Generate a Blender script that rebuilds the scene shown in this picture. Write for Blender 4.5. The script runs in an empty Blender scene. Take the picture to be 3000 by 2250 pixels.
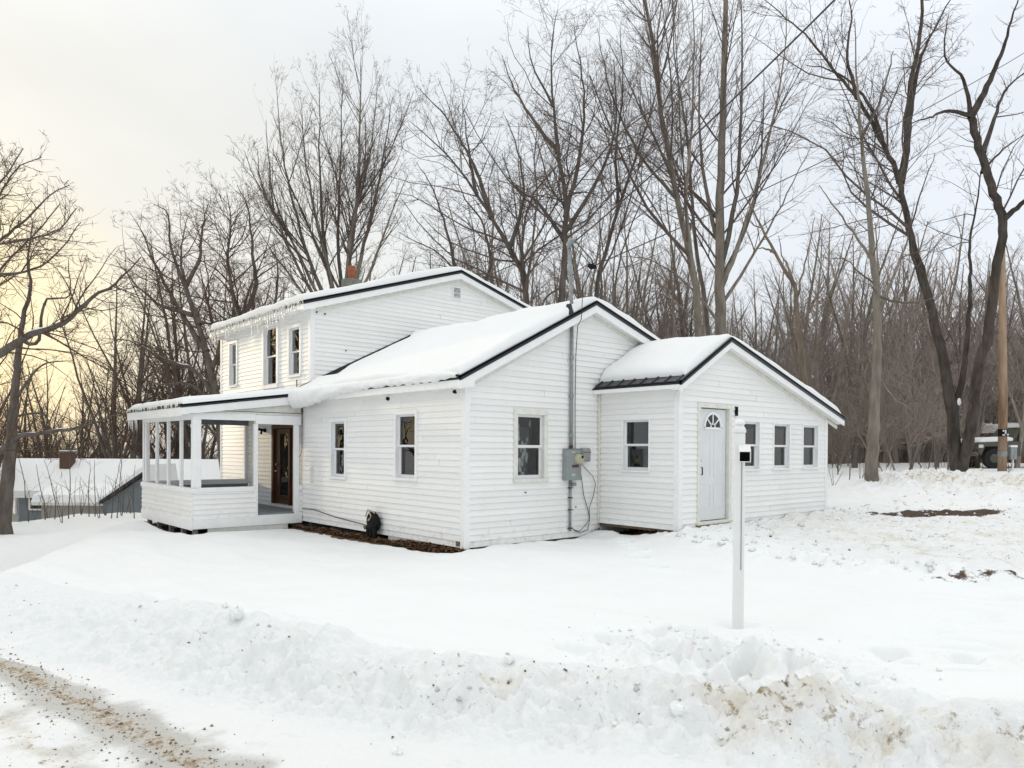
import bpy, bmesh, math, random
import numpy as np
from mathutils import Vector, Matrix
random.seed(7)
RNG = np.random.default_rng(11)
PI = math.pi
SC = bpy.context.scene
COL = SC.collection
R = math.radians

# ------------------------------------------------------------------ camera
CAM = np.array([9.502, -7.328, 1.622])
FPX = 2175.66                                    # focal length in pixels of the 3000 px photograph
F2 = np.array([-0.75167681, 0.65946475, -0.00939246])
R3 = np.array([0.65943786, 0.75173386, 0.00615758])
U3 = np.array([-0.01112134, -0.00156523, 0.99993693])
U3 = np.cross(R3, F2); U3 /= np.linalg.norm(U3)
cd = bpy.data.cameras.new('camera'); cam = bpy.data.objects.new('camera', cd); COL.objects.link(cam)
cd.sensor_width = 36; cd.lens = FPX/3000*36; cd.shift_y = 208.5/3000; cd.clip_end = 3000; cd.clip_start = .05
M = Matrix(((R3[0], U3[0], -F2[0], CAM[0]), (R3[1], U3[1], -F2[1], CAM[1]), (R3[2], U3[2], -F2[2], CAM[2]), (0, 0, 0, 1)))
cam.matrix_world = M
SC.camera = cam
SC.render.resolution_x = 1024; SC.render.resolution_y = 768

FW = np.array([F2[0], F2[1], 0]); FW /= np.linalg.norm(FW)
RT = np.array([FW[1], -FW[0], 0.])
def at(dx, dy, dep):
    """point of the place seen at (dx, dy) of a 2212 px wide view, dep metres away"""
    x = dx/0.737333; y = dy/0.737333
    return CAM + dep*(F2 + (x-1500)/FPX*R3 - (y-1333.5)/FPX*U3)

# ------------------------------------------------------------------ light
SUN_AZ, SUN_EL = R(-52.5), R(9)
sd = math.cos(SUN_AZ)*FW + math.sin(SUN_AZ)*RT
SUN_DIR = Vector((sd[0]*math.cos(SUN_EL), sd[1]*math.cos(SUN_EL), math.sin(SUN_EL)))
sl = bpy.data.lights.new('sun', 'SUN'); sl.energy = .8; sl.angle = R(2.5); sl.color = (1.0, .80, .52)
so = bpy.data.objects.new('sun', sl); COL.objects.link(so)
so.rotation_euler = SUN_DIR.to_track_quat('Z', 'Y').to_euler()

w = bpy.data.worlds.new('World'); SC.world = w; w.use_nodes = True
nt = w.node_tree; nt.nodes.clear()
def N(nt, t, **k):
    n = nt.nodes.new(t)
    for a, b in k.items():
        if a.startswith('i_'):
            n.inputs[a[2:].replace('_', ' ')].default_value = b
        else: setattr(n, a, b)
    return n
def L(nt, a, b): nt.links.new(a, b)
bg = N(nt, 'ShaderNodeBackground'); out = N(nt, 'ShaderNodeOutputWorld')
bg.inputs['Strength'].default_value = .1
sky = N(nt, 'ShaderNodeTexSky'); sky.sky_type = 'NISHITA'; sky.sun_disc = False
sky.sun_elevation = SUN_EL
sky.sun_rotation = math.atan2(SUN_DIR.x, SUN_DIR.y)
sky.air_density = 1.2; sky.dust_density = 2.5; sky.altitude = 200
tc = N(nt, 'ShaderNodeTexCoord')
nrm = N(nt, 'ShaderNodeVectorMath', operation='NORMALIZE'); L(nt, tc.outputs['Generated'], nrm.inputs[0])
flat = N(nt, 'ShaderNodeMapping'); flat.inputs['Scale'].default_value = (1, 1, 1.9); L(nt, nrm.outputs[0], flat.inputs[0])
nrf = N(nt, 'ShaderNodeVectorMath', operation='NORMALIZE'); L(nt, flat.outputs[0], nrf.inputs[0])
dot = N(nt, 'ShaderNodeVectorMath', operation='DOT_PRODUCT'); L(nt, nrf.outputs[0], dot.inputs[0]); dot.inputs[1].default_value = Vector((SUN_DIR.x, SUN_DIR.y, .17)).normalized()
sep = N(nt, 'ShaderNodeSeparateXYZ'); L(nt, nrm.outputs[0], sep.inputs[0])
# thin overcast: pale towards the low sun, cool away from it
rampS = N(nt, 'ShaderNodeValToRGB'); L(nt, dot.outputs['Value'], rampS.inputs[0])
cr = rampS.color_ramp; cr.interpolation = 'EASE'
cr.elements[0].position = .20; cr.elements[0].color = (.64, .675, .725, 1)
cr.elements[1].position = 1.0; cr.elements[1].color = (1.0, .80, .43, 1)
e = cr.elements.new(.58); e.color = (.64, .67, .70, 1)
e = cr.elements.new(.865); e.color = (.69, .685, .645, 1)
e = cr.elements.new(.948); e.color = (.82, .72, .48, 1)
# overhead the cloud deck is grey-white, a little brighter
rampZ = N(nt, 'ShaderNodeMapRange'); L(nt, sep.outputs['Z'], rampZ.inputs[0])
rampZ.interpolation_type = 'SMOOTHSTEP'
rampZ.inputs[1].default_value = .38; rampZ.inputs[2].default_value = .92; rampZ.inputs[3].default_value = 0; rampZ.inputs[4].default_value = 1
mz = N(nt, 'ShaderNodeMix', data_type='RGBA'); L(nt, rampZ.outputs[0], mz.inputs[0]); L(nt, rampS.outputs[0], mz.inputs[6])
mz.inputs[7].default_value = (1.16, 1.17, 1.15, 1)
cn = N(nt, 'ShaderNodeTexNoise', i_Scale=1.6, i_Detail=4.0, i_Roughness=.5)
mp = N(nt, 'ShaderNodeMapping'); mp.inputs['Scale'].default_value = (1, 1, 2.6); L(nt, nrm.outputs[0], mp.inputs[0]); L(nt, mp.outputs[0], cn.inputs['Vector'])
cm = N(nt, 'ShaderNodeMapRange'); L(nt, cn.outputs[0], cm.inputs[0]); cm.inputs[1].default_value = .3; cm.inputs[2].default_value = .7; cm.inputs[3].default_value = 9.6; cm.inputs[4].default_value = 11.4
vs = N(nt, 'ShaderNodeVectorMath', operation='SCALE'); L(nt, mz.outputs[2], vs.inputs[0]); L(nt, cm.outputs[0], vs.inputs['Scale'])
mx = N(nt, 'ShaderNodeMix', data_type='RGBA'); mx.inputs[0].default_value = .90
L(nt, sky.outputs[0], mx.inputs[6]); L(nt, vs.outputs[0], mx.inputs[7])
L(nt, mx.outputs[2], bg.inputs[0]); L(nt, bg.outputs[0], out.inputs[0])

vsn = SC.view_settings
vsn.view_transform = 'Standard'; vsn.look = 'None'; vsn.gamma = 1; vsn.use_curve_mapping = False
vsn.exposure = .40
SC.cycles.max_bounces = 8; SC.cycles.diffuse_bounces = 4; SC.cycles.transparent_max_bounces = 12
SC.cycles.use_denoising = True

# ------------------------------------------------------------------ helpers
def tag(o, label=None, cat=None, group=None, kind=None):
    if label: o['label'] = label
    if cat: o['category'] = cat
    if group: o['group'] = group
    if kind: o['kind'] = kind
    return o
def empty(name, loc, label=None, cat=None, group=None):
    o = bpy.data.objects.new(name, None); COL.objects.link(o); o.location = loc
    o.empty_display_size = .2
    return tag(o, label, cat, group)
def link(name, me, mat=None, parent=None, loc=None):
    o = bpy.data.objects.new(name, me); COL.objects.link(o)
    if mat is not None and not me.materials:
        me.materials.append(mat)
    if parent is not None:
        o.parent = parent                      # vertices are in world metres: undo the parents' offset
        p = Vector((0, 0, 0)); q = parent
        while q is not None: p += q.location; q = q.parent
        o.location = -p
    if loc is not None: o.location = loc
    return o
def mesh_np(name, V, F, smooth=False):
    """V (n,3); F list of arrays (m,k)"""
    me = bpy.data.meshes.new(name)
    V = np.ascontiguousarray(V, np.float32)
    Fs = [np.asarray(f, np.int32) for f in (F if isinstance(F, list) else [F]) if len(f)]
    nl = sum(f.size for f in Fs); nf = sum(len(f) for f in Fs)
    me.vertices.add(len(V)); me.vertices.foreach_set('co', V.ravel())
    me.loops.add(nl); me.polygons.add(nf)
    me.loops.foreach_set('vertex_index', np.concatenate([f.ravel() for f in Fs]))
    st = []; s = 0
    for f in Fs:
        st.append(s + np.arange(len(f))*f.shape[1]); s += f.size
    me.polygons.foreach_set('loop_start', np.concatenate(st).astype(np.int32))
    if smooth: me.polygons.foreach_set('use_smooth', np.ones(nf, bool))
    me.update(calc_edges=True)
    return me
class MB:
    def __init__(s): s.V = []; s.F = []
    def add(s, v, f):
        b = len(s.V); s.V += [tuple(map(float, p)) for p in v]; s.F += [tuple(b+i for i in q) for q in f]; return s
    def hexa(s, p):      # 8 points: bottom 4, top 4
        return s.add(p, [(3, 2, 1, 0), (4, 5, 6, 7), (0, 1, 5, 4), (1, 2, 6, 5), (2, 3, 7, 6), (3, 0, 4, 7)])
    def box(s, x0, x1, y0, y1, z0, z1):
        return s.hexa([(x0, y0, z0), (x1, y0, z0), (x1, y1, z0), (x0, y1, z0), (x0, y0, z1), (x1, y0, z1), (x1, y1, z1), (x0, y1, z1)])
    def prism(s, P, Q):  # two equal polygons
        n = len(P)
        return s.add(list(P)+list(Q), [tuple(range(n))[::-1], tuple(range(n, 2*n))] + [(i, (i+1) % n, n+(i+1) % n, n+i) for i in range(n)])
    def tube(s, pts, r, k=8, cap=True):
        pts = [np.array(p, float) for p in pts]; n = len(pts)
        if not hasattr(r, '__len__'): r = [r]*n
        t0 = pts[1]-pts[0]; t0 /= np.linalg.norm(t0)
        u = np.cross(t0, [0, 0, 1.]);
        if np.linalg.norm(u) < .1: u = np.cross(t0, [0, 1., 0])
        u /= np.linalg.norm(u); V = []
        for i in range(n):
            t = pts[min(i+1, n-1)]-pts[max(i-1, 0)]; t /= np.linalg.norm(t)
            u = u - t*(u@t); u /= np.linalg.norm(u); w_ = np.cross(t, u)
            for j in range(k):
                a = 2*PI*j/k; V.append(pts[i]+r[i]*(math.cos(a)*u+math.sin(a)*w_))
        F = [(i*k+j, i*k+(j+1) % k, (i+1)*k+(j+1) % k, (i+1)*k+j) for i in range(n-1) for j in range(k)]
        if cap: F += [tuple(range(k))[::-1], tuple((n-1)*k+j for j in range(k))]
        return s.add(V, F)
    def build(s, name, mat, parent=None, smooth=False, bevel=0, loc=None):
        me = bpy.data.meshes.new(name); me.from_pydata(s.V, [], s.F)
        bm = bmesh.new(); bm.from_mesh(me); bmesh.ops.recalc_face_normals(bm, faces=bm.faces)
        if bevel: bmesh.ops.bevel(bm, geom=list(bm.edges), offset=bevel, segments=1, affect='EDGES', clamp_overlap=True)
        bm.to_mesh(me); bm.free()
        if smooth: me.polygons.foreach_set('use_smooth', [True]*len(me.polygons))
        me.update()
        return link(name, me, mat, parent, loc)

# value noise on numpy arrays
TAB = RNG.random((256, 256))
def vnoise(x, y):
    xi = np.floor(x).astype(int); yi = np.floor(y).astype(int); fx = x-xi; fy = y-yi
    fx = fx*fx*fx*(fx*(fx*6-15)+10); fy = fy*fy*fy*(fy*(fy*6-15)+10)
    a = TAB[xi & 255, yi & 255]; b = TAB[(xi+1) & 255, yi & 255]; c = TAB[xi & 255, (yi+1) & 255]; d = TAB[(xi+1) & 255, (yi+1) & 255]
    return (a*(1-fx)+b*fx)*(1-fy)+(c*(1-fx)+d*fx)*fy
def fbm(x, y, o=4, s=1., g=.5):
    r = 0; a = 1; n = 0
    for i in range(o):
        c, q = math.cos(i*1.3), math.sin(i*1.3)
        r = r+a*(vnoise((x*c-y*q)*s+17*i, (x*q+y*c)*s+31*i)-.5); n += a; a *= g; s *= 2.03
    return r/n*2
def sst(a, b, x):
    t = np.clip((x-a)/(b-a), 0, 1); return t*t*(3-2*t)

# ------------------------------------------------------------------ materials
def mat(name, col, rough=.6, noise=0., nscale=8., bump=0., bscale=40., spec=.4, metal=0., col2=None, stretch=None, coords='Object', ndetail=5.):
    m = bpy.data.materials.new(name); m.use_nodes = True; nt = m.node_tree
    b = nt.nodes['Principled BSDF']; b.inputs['Roughness'].default_value = rough
    b.inputs['Specular IOR Level'].default_value = spec; b.inputs['Metallic'].default_value = metal
    b.inputs['Base Color'].default_value = (*col, 1)
    tcn = N(nt, 'ShaderNodeTexCoord'); vec = tcn.outputs[coords]
    if stretch:
        mp = N(nt, 'ShaderNodeMapping'); mp.inputs['Scale'].default_value = stretch; L(nt, vec, mp.inputs[0]); vec = mp.outputs[0]
    if noise or col2:
        n = N(nt, 'ShaderNodeTexNoise', i_Scale=nscale, i_Detail=ndetail, i_Roughness=.6); L(nt, vec, n.inputs['Vector'])
        mr = N(nt, 'ShaderNodeMapRange'); L(nt, n.outputs[0], mr.inputs[0]); mr.inputs[1].default_value = .35; mr.inputs[2].default_value = .65
        mxn = N(nt, 'ShaderNodeMix', data_type='RGBA'); L(nt, mr.outputs[0], mxn.inputs[0])
        c2 = col2 if col2 else tuple(c*(1-noise) for c in col)
        mxn.inputs[6].default_value = (*col, 1); mxn.inputs[7].default_value = (*c2, 1)
        L(nt, mxn.outputs[2], b.inputs['Base Color'])
    if bump:
        n2 = N(nt, 'ShaderNodeTexNoise', i_Scale=bscale, i_Detail=6.0, i_Roughness=.65); L(nt, vec, n2.inputs['Vector'])
        bp = N(nt, 'ShaderNodeBump'); bp.inputs['Strength'].default_value = bump; bp.inputs['Distance'].default_value = .02
        L(nt, n2.outputs[0], bp.inputs['Height']); L(nt, bp.outputs[0], b.inputs['Normal'])
    return m
def glass_mat(name, tint=(.8, .85, .85), refl=1.0, rough=.0, base=.0):
    m = bpy.data.materials.new(name); m.use_nodes = True; nt = m.node_tree; nt.nodes.clear()
    o = N(nt, 'ShaderNodeOutputMaterial'); t = N(nt, 'ShaderNodeBsdfTransparent'); t.inputs[0].default_value = (*tint, 1)
    g = N(nt, 'ShaderNodeBsdfGlossy'); g.inputs['Roughness'].default_value = rough; g.inputs[0].default_value = (.95, .95, .95, 1)
    f = N(nt, 'ShaderNodeFresnel'); f.inputs[0].default_value = 1.5
    ma = N(nt, 'ShaderNodeMath', operation='MULTIPLY_ADD'); L(nt, f.outputs[0], ma.inputs[0]); ma.inputs[1].default_value = refl; ma.inputs[2].default_value = base
    ma.use_clamp = True
    n = N(nt, 'ShaderNodeTexNoise', i_Scale=3.0); tcn = N(nt, 'ShaderNodeTexCoord'); L(nt, tcn.outputs['Object'], n.inputs['Vector'])
    bp = N(nt, 'ShaderNodeBump'); bp.inputs['Strength'].default_value = .12; bp.inputs['Distance'].default_value = .01; L(nt, n.outputs[0], bp.inputs['Height']); L(nt, bp.outputs[0], g.inputs['Normal'])
    x = N(nt, 'ShaderNodeMixShader'); L(nt, ma.outputs[0], x.inputs[0]); L(nt, t.outputs[0], x.inputs[1]); L(nt, g.outputs[0], x.inputs[2]); L(nt, x.outputs[0], o.inputs[0])
    return m

def siding_mat(name, col, grime):
    """vinyl siding: pale plastic with faint chalking, grime streaks and splash dirt low on the wall"""
    m = bpy.data.materials.new(name); m.use_nodes = True; nt = m.node_tree
    b = nt.nodes['Principled BSDF']; b.inputs['Roughness'].default_value = .45; b.inputs['Specular IOR Level'].default_value = .35
    g = N(nt, 'ShaderNodeNewGeometry')
    mp = N(nt, 'ShaderNodeMapping'); mp.inputs['Scale'].default_value = (1.2, 1.2, .35); L(nt, g.outputs['Position'], mp.inputs[0])
    n = N(nt, 'ShaderNodeTexNoise', i_Scale=1.6, i_Detail=6.0, i_Roughness=.65); L(nt, mp.outputs[0], n.inputs['Vector'])
    r1 = N(nt, 'ShaderNodeMapRange'); L(nt, n.outputs[0], r1.inputs[0]); r1.inputs[1].default_value = .42; r1.inputs[2].default_value = .75; r1.inputs[4].default_value = .45
    m1 = N(nt, 'ShaderNodeMix', data_type='RGBA'); L(nt, r1.outputs[0], m1.inputs[0]); m1.inputs[6].default_value = (*col, 1); m1.inputs[7].default_value = (*grime, 1)
    n2 = N(nt, 'ShaderNodeTexNoise', i_Scale=9.0, i_Detail=8.0, i_Roughness=.7); L(nt, g.outputs['Position'], n2.inputs['Vector'])
    sp = N(nt, 'ShaderNodeSeparateXYZ'); L(nt, g.outputs['Position'], sp.inputs[0])
    lo = N(nt, 'ShaderNodeMapRange'); L(nt, sp.outputs[2], lo.inputs[0]); lo.inputs[1].default_value = .45; lo.inputs[2].default_value = -.1; lo.inputs[3].default_value = 0; lo.inputs[4].default_value = .16
    ad = N(nt, 'ShaderNodeMath', operation='ADD'); L(nt, n2.outputs[0], ad.inputs[0]); L(nt, lo.outputs[0], ad.inputs[1])
    r2 = N(nt, 'ShaderNodeMapRange'); L(nt, ad.outputs[0], r2.inputs[0]); r2.inputs[1].default_value = .60; r2.inputs[2].default_value = .86; r2.inputs[4].default_value = .6
    m2 = N(nt, 'ShaderNodeMix', data_type='RGBA'); L(nt, r2.outputs[0], m2.inputs[0]); L(nt, m1.outputs[2], m2.inputs[6]); m2.inputs[7].default_value = (.42, .38, .30, 1)
    oi = N(nt, 'ShaderNodeObjectInfo'); ro = N(nt, 'ShaderNodeMapRange'); L(nt, oi.outputs['Random'], ro.inputs[0]); ro.inputs[3].default_value = .935; ro.inputs[4].default_value = 1.0
    sc_ = N(nt, 'ShaderNodeVectorMath', operation='SCALE'); L(nt, m2.outputs[2], sc_.inputs[0]); L(nt, ro.outputs[0], sc_.inputs['Scale'])
    L(nt, sc_.outputs[0], b.inputs['Base Color'])
    return m

SID = siding_mat('white_vinyl_siding', (.87, .87, .85), (.81, .80, .765))
TRIM = mat('white_painted_trim', (.86, .86, .85), .45, noise=.06, nscale=5)
TRIMD = mat('weathered_cream_trim', (.76, .75, .69), .6, noise=.14, nscale=9)
ALU = mat('white_aluminium_sash', (.78, .79, .80), .35, noise=.06, nscale=6)
BLK = mat('black_metal_roofing', (.012, .014, .020), .35, noise=.3, nscale=6, spec=.5)
GLS = glass_mat('window_glass', (.62, .66, .68), 1.0, 0, .02)
GLU = glass_mat('upstairs_window_glass', (.5, .52, .52), 1.5, 0, .06)
INT = mat('interior_plaster', (.26, .27, .28), .8, noise=.15, nscale=3)
INTD = mat('dark_plastic_sheet', (.02, .02, .02), .25, bump=.6, bscale=9)
FLR = mat('interior_floor', (.16, .12, .09), .6, noise=.3, nscale=5)
WHITE = mat('white_pvc', (.80, .81, .79), .4, noise=.05, nscale=4)
GREYP = mat('grey_paint_and_shade', (.24, .26, .28), .6, noise=.25, nscale=4)
GALV = mat('galvanised_steel', (.33, .35, .36), .42, noise=.35, nscale=14, metal=.35)
METER = mat('grey_enamel', (.27, .30, .30), .45, noise=.12, nscale=7)
PLGREY = mat('grey_plastic', (.30, .30, .29), .5, noise=.1)
WIREM = mat('weathered_wire', (.045, .04, .04), .6)
RUST = mat('brown_rust', (.12, .06, .035), .8, noise=.4, nscale=20)
CABLE = mat('black_cable', (.02, .02, .022), .5)
BROWN = mat('dark_stained_wood', (.035, .012, .006), .3, col2=(.10, .038, .014), nscale=4, stretch=(6, 6, .6), noise=.5)
DOORW = mat('pale_grey_steel_door', (.70, .72, .725), .4, noise=.06, nscale=3)
WOOD = mat('weathered_wood', (.20, .15, .09), .8, noise=.4, nscale=7, stretch=(1, 1, 4), bump=.3)
BRASS = mat('brass', (.5, .35, .12), .3, metal=.9)
BLKM = mat('black_metal', (.008, .008, .008), .6, spec=.15)
CLAY = mat('terracotta_flue', (.34, .11, .05), .8, noise=.3, nscale=12, bump=.3)
CEMENT = mat('cement', (.22, .22, .19), .9, noise=.35, nscale=10, bump=.4)
BRICKM = mat('old_brick', (.15, .09, .07), .9, noise=.45, nscale=25)
BLUEG = mat('blue_grey_siding', (.19, .22, .235), .7, noise=.12, nscale=2)
ICE = bpy.data.materials.new('ice'); ICE.use_nodes = True
_b = ICE.node_tree.nodes['Principled BSDF']; _b.inputs['Base Color'].default_value = (.95, .94, .88, 1); _b.inputs['Roughness'].default_value = .15
_b.inputs['Transmission Weight'].default_value = .3; _b.inputs['IOR'].default_value = 1.31

def bark(name, c1, c2, sc=6.):
    return mat(name, c1, .9, col2=c2, nscale=sc, bump=.5, bscale=30, stretch=(1, 1, .25), spec=.15)
BARK = bark('grey_brown_bark', (.085, .068, .056), (.15, .13, .115))
BARKD = bark('dark_wet_bark', (.045, .036, .030), (.10, .085, .072))
BARKG = bark('olive_grey_bark', (.15, .13, .105), (.25, .22, .185))
BARKP = bark('pale_bark', (.22, .18, .13), (.12, .095, .07))
TWIG = mat('twig_bark', (.155, .123, .108), .9, spec=.1, noise=.2, nscale=1)
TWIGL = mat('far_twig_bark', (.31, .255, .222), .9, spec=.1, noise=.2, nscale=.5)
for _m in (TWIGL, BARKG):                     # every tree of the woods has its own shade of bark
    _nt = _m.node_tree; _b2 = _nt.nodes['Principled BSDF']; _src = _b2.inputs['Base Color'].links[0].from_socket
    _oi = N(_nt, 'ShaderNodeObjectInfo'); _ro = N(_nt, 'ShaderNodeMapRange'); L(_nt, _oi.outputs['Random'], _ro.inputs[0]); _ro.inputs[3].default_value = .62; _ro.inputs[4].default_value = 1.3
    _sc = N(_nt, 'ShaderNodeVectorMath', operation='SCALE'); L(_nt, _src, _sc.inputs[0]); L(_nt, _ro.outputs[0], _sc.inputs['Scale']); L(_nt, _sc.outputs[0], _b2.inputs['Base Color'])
TWIGS = mat('left_twig_bark', (.13, .09, .068), .9, spec=.1, noise=.2, nscale=.5)
LEAFM = mat('dead_leaves', (.085, .045, .026), .9, col2=(.19, .115, .065), nscale=40, spec=.1)

def snow_mat(name, dirt=False, bmp=.12):
    m = bpy.data.materials.new(name); m.use_nodes = True; nt = m.node_tree
    b = nt.nodes['Principled BSDF']; b.inputs['Roughness'].default_value = .75; b.inputs['Specular IOR Level'].default_value = .25
    g = N(nt, 'ShaderNodeNewGeometry'); pos = g.outputs['Position']
    base = N(nt, 'ShaderNodeRGB'); base.outputs[0].default_value = (.815, .825, .82, 1); col = base.outputs[0]
    if dirt:
        at_ = N(nt, 'ShaderNodeAttribute'); at_.attribute_name = 'dirt'
        # broad tan staining
        n1 = N(nt, 'ShaderNodeTexNoise', i_Scale=2.2, i_Detail=7.0, i_Roughness=.62); L(nt, pos, n1.inputs['Vector'])
        a1 = N(nt, 'ShaderNodeMath', operation='MULTIPLY_ADD'); L(nt, at_.outputs['Fac'], a1.inputs[0]); a1.inputs[1].default_value = .36; L(nt, n1.outputs[0], a1.inputs[2])
        r1 = N(nt, 'ShaderNodeMapRange', interpolation_type='SMOOTHSTEP'); L(nt, a1.outputs[0], r1.inputs[0]); r1.inputs[1].default_value = .66; r1.inputs[2].default_value = 1.0; r1.inputs[4].default_value = .6
        m1 = N(nt, 'ShaderNodeMix', data_type='RGBA'); L(nt, r1.outputs[0], m1.inputs[0]); L(nt, col, m1.inputs[6]); m1.inputs[7].default_value = (.68, .61, .48, 1)
        # gritty clods and sand
        n2 = N(nt, 'ShaderNodeTexNoise', i_Scale=9.0, i_Detail=9.0, i_Roughness=.72); L(nt, pos, n2.inputs['Vector'])
        a2 = N(nt, 'ShaderNodeMath', operation='MULTIPLY_ADD'); L(nt, at_.outputs['Fac'], a2.inputs[0]); a2.inputs[1].default_value = .26; L(nt, n2.outputs[0], a2.inputs[2])
        r2 = N(nt, 'ShaderNodeMapRange', interpolation_type='SMOOTHSTEP'); L(nt, a2.outputs[0], r2.inputs[0]); r2.inputs[1].default_value = .735; r2.inputs[2].default_value = .84; r2.inputs[4].default_value = .85
        m2 = N(nt, 'ShaderNodeMix', data_type='RGBA'); L(nt, r2.outputs[0], m2.inputs[0]); L(nt, m1.outputs[2], m2.inputs[6])
        n3 = N(nt, 'ShaderNodeTexNoise', i_Scale=25.0, i_Detail=3.0); L(nt, pos, n3.inputs['Vector'])
        rc = N(nt, 'ShaderNodeValToRGB'); L(nt, n3.outputs[0], rc.inputs[0]); rc.color_ramp.elements[0].position = .35; rc.color_ramp.elements[1].position = .65
        rc.color_ramp.elements[0].color = (.15, .09, .045, 1); rc.color_ramp.elements[1].color = (.45, .35, .22, 1)
        L(nt, rc.outputs[0], m2.inputs[7])
        # grey ice / bare soil where the attribute is very high
        at2 = N(nt, 'ShaderNodeAttribute'); at2.attribute_name = 'soil'
        a3 = N(nt, 'ShaderNodeMath', operation='MULTIPLY_ADD'); L(nt, at2.outputs['Fac'], a3.inputs[0]); a3.inputs[1].default_value = .6; L(nt, n2.outputs[0], a3.inputs[2])
        r3 = N(nt, 'ShaderNodeMapRange', interpolation_type='SMOOTHSTEP'); L(nt, a3.outputs[0], r3.inputs[0]); r3.inputs[1].default_value = .80; r3.inputs[2].default_value = .93
        m3 = N(nt, 'ShaderNodeMix', data_type='RGBA'); L(nt, r3.outputs[0], m3.inputs[0]); L(nt, m2.outputs[2], m3.inputs[6]); m3.inputs[7].default_value = (.075, .048, .032, 1)
        at3 = N(nt, 'ShaderNodeAttribute'); at3.attribute_name = 'ice'
        a4 = N(nt, 'ShaderNodeMath', operation='MULTIPLY_ADD'); L(nt, at3.outputs['Fac'], a4.inputs[0]); a4.inputs[1].default_value = .5; L(nt, n1.outputs[0], a4.inputs[2])
        r4 = N(nt, 'ShaderNodeMapRange', interpolation_type='SMOOTHSTEP'); L(nt, a4.outputs[0], r4.inputs[0]); r4.inputs[1].default_value = .7; r4.inputs[2].default_value = 1.0; r4.inputs[4].default_value = .8
        m4 = N(nt, 'ShaderNodeMix', data_type='RGBA'); L(nt, r4.outputs[0], m4.inputs[0]); L(nt, m3.outputs[2], m4.inputs[6]); m4.inputs[7].default_value = (.46, .45, .42, 1)
        # grit stays on top of the grey ice
        m5 = N(nt, 'ShaderNodeMix', data_type='RGBA'); mm = N(nt, 'ShaderNodeMath', operation='MAXIMUM'); L(nt, r2.outputs[0], mm.inputs[0]); L(nt, r3.outputs[0], mm.inputs[1])
        L(nt, mm.outputs[0], m5.inputs[0]); L(nt, m4.outputs[2], m5.inputs[6]); L(nt, m3.outputs[2], m5.inputs[7])
        col = m5.outputs[2]
    L(nt, col, b.inputs['Base Color'])
    nb = N(nt, 'ShaderNodeTexNoise', i_Scale=22.0, i_Detail=6.0, i_Roughness=.7); L(nt, pos, nb.inputs['Vector'])
    nb2 = N(nt, 'ShaderNodeTexNoise', i_Scale=160.0, i_Detail=2.0); L(nt, pos, nb2.inputs['Vector'])
    ab = N(nt, 'ShaderNodeMath', operation='MULTIPLY_ADD'); L(nt, nb2.outputs[0], ab.inputs[0]); ab.inputs[1].default_value = .2; L(nt, nb.outputs[0], ab.inputs[2])
    bp = N(nt, 'ShaderNodeBump'); bp.inputs['Strength'].default_value = .10 if not dirt else bmp; bp.inputs['Distance'].default_value = .03
    L(nt, ab.outputs[0], bp.inputs['Height'])
    L(nt, bp.outputs[0], b.inputs['Normal'])
    return m
SNOW = snow_mat('snow'); SNOWD = snow_mat('trodden_dirty_snow', True); SNOWB = snow_mat('churned_bank_snow', True, .55)

# ------------------------------------------------------------------ ground
BASE = np.array([(-60, -34), (-12, -11.2), (.5, -6.3), (4.1, -4.95), (5.3, -4.25), (6.3, -3.5), (9, -1.8), (14, 1), (60, 24)], float)
CP = np.array([
 (-5.8, -.7, -.17), (-3, -.65, -.15), (-1.3, -.65, -.13), (-.2, -.75, -.08), (.3, -.3, .0), (.2, 1, .0), (.2, 2.4, .0), (.2, 3.0, .03), (.9, 2.9, .03), (1.9, 2.9, .12),
 (2.1, 3.7, .22), (2.1, 5.3, .24), (2.1, 6.9, .29), (2.1, 8.5, .26), (5.4, -.7, -.16), (2.5, -2, -.15), (0, -3.5, -.2), (-3, -4, -.22), (-6, -2.8, -.13),
 (-7.5, -3.2, -.24), (4, 3, .05), (6, 2.5, .0), (8, .5, -.12), (6, 6, .15), (4, 10, .3), (8, 6, .1), (1.2, 13, .38), (3, 14, .45), (.43, 14.2, .55),
 (1.03, 19.4, .79), (4, 18, .75), (0, 27.3, .85), (-1.7, 30, .85), (-8, 35, .9), (12, 25, .7), (-5, 20, .7), (-5, 12, .3), (-9.2, -3.1, -.27),
 (-12, -2.8, -.7), (-5, -4.6, -.25), (-2.5, -5.4, -.25), (-10.5, -4.5, -.72), (-7, -7.2, -.75), (-5, -9, -.7), (-16, -3, -.93), (-22.6, -1.4, -1.0),
 (-18, -8, -1.0), (-28, -1, -2.3), (-36, 0, -4), (-36, -15, -4), (-60, 5, -5), (-60, 40, -4), (-60, -40, -5), (-14, 1.5, -.55), (-14, 8, -.5), (-25, 15, -.9), (-20, 35, .3),
 (2.8, -3.1, -.2), (5.1, -2.9, -.2), (6.5, -2.1, -.2), (7.9, -1.5, -.2), (9.5, -.8, -.2), (.3, -4.2, -.22), (14, 4, .1), (20, 12, .3), (60, 60, .9), (-10, 80, 1.0), (-80, 90, -2), (60, -60, -1), (-60, -80, -5)], float)
def tps_fit(P):
    n = len(P); d = np.hypot(P[:, None, 0]-P[None, :, 0], P[:, None, 1]-P[None, :, 1])
    K = np.where(d > 0, d*1.0, 0)                # biharmonic in 1-D style: robust, no overshoot
    K = np.sqrt(d*d+.35)
    A = np.zeros((n+3, n+3)); A[:n, :n] = K; A[:n, n] = 1; A[:n, n+1:] = P[:, :2]; A[n, :n] = 1; A[n+1:, :n] = P[:, :2].T
    return np.linalg.solve(A, np.concatenate([P[:, 2], [0, 0, 0]]))
TW = tps_fit(CP)
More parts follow.
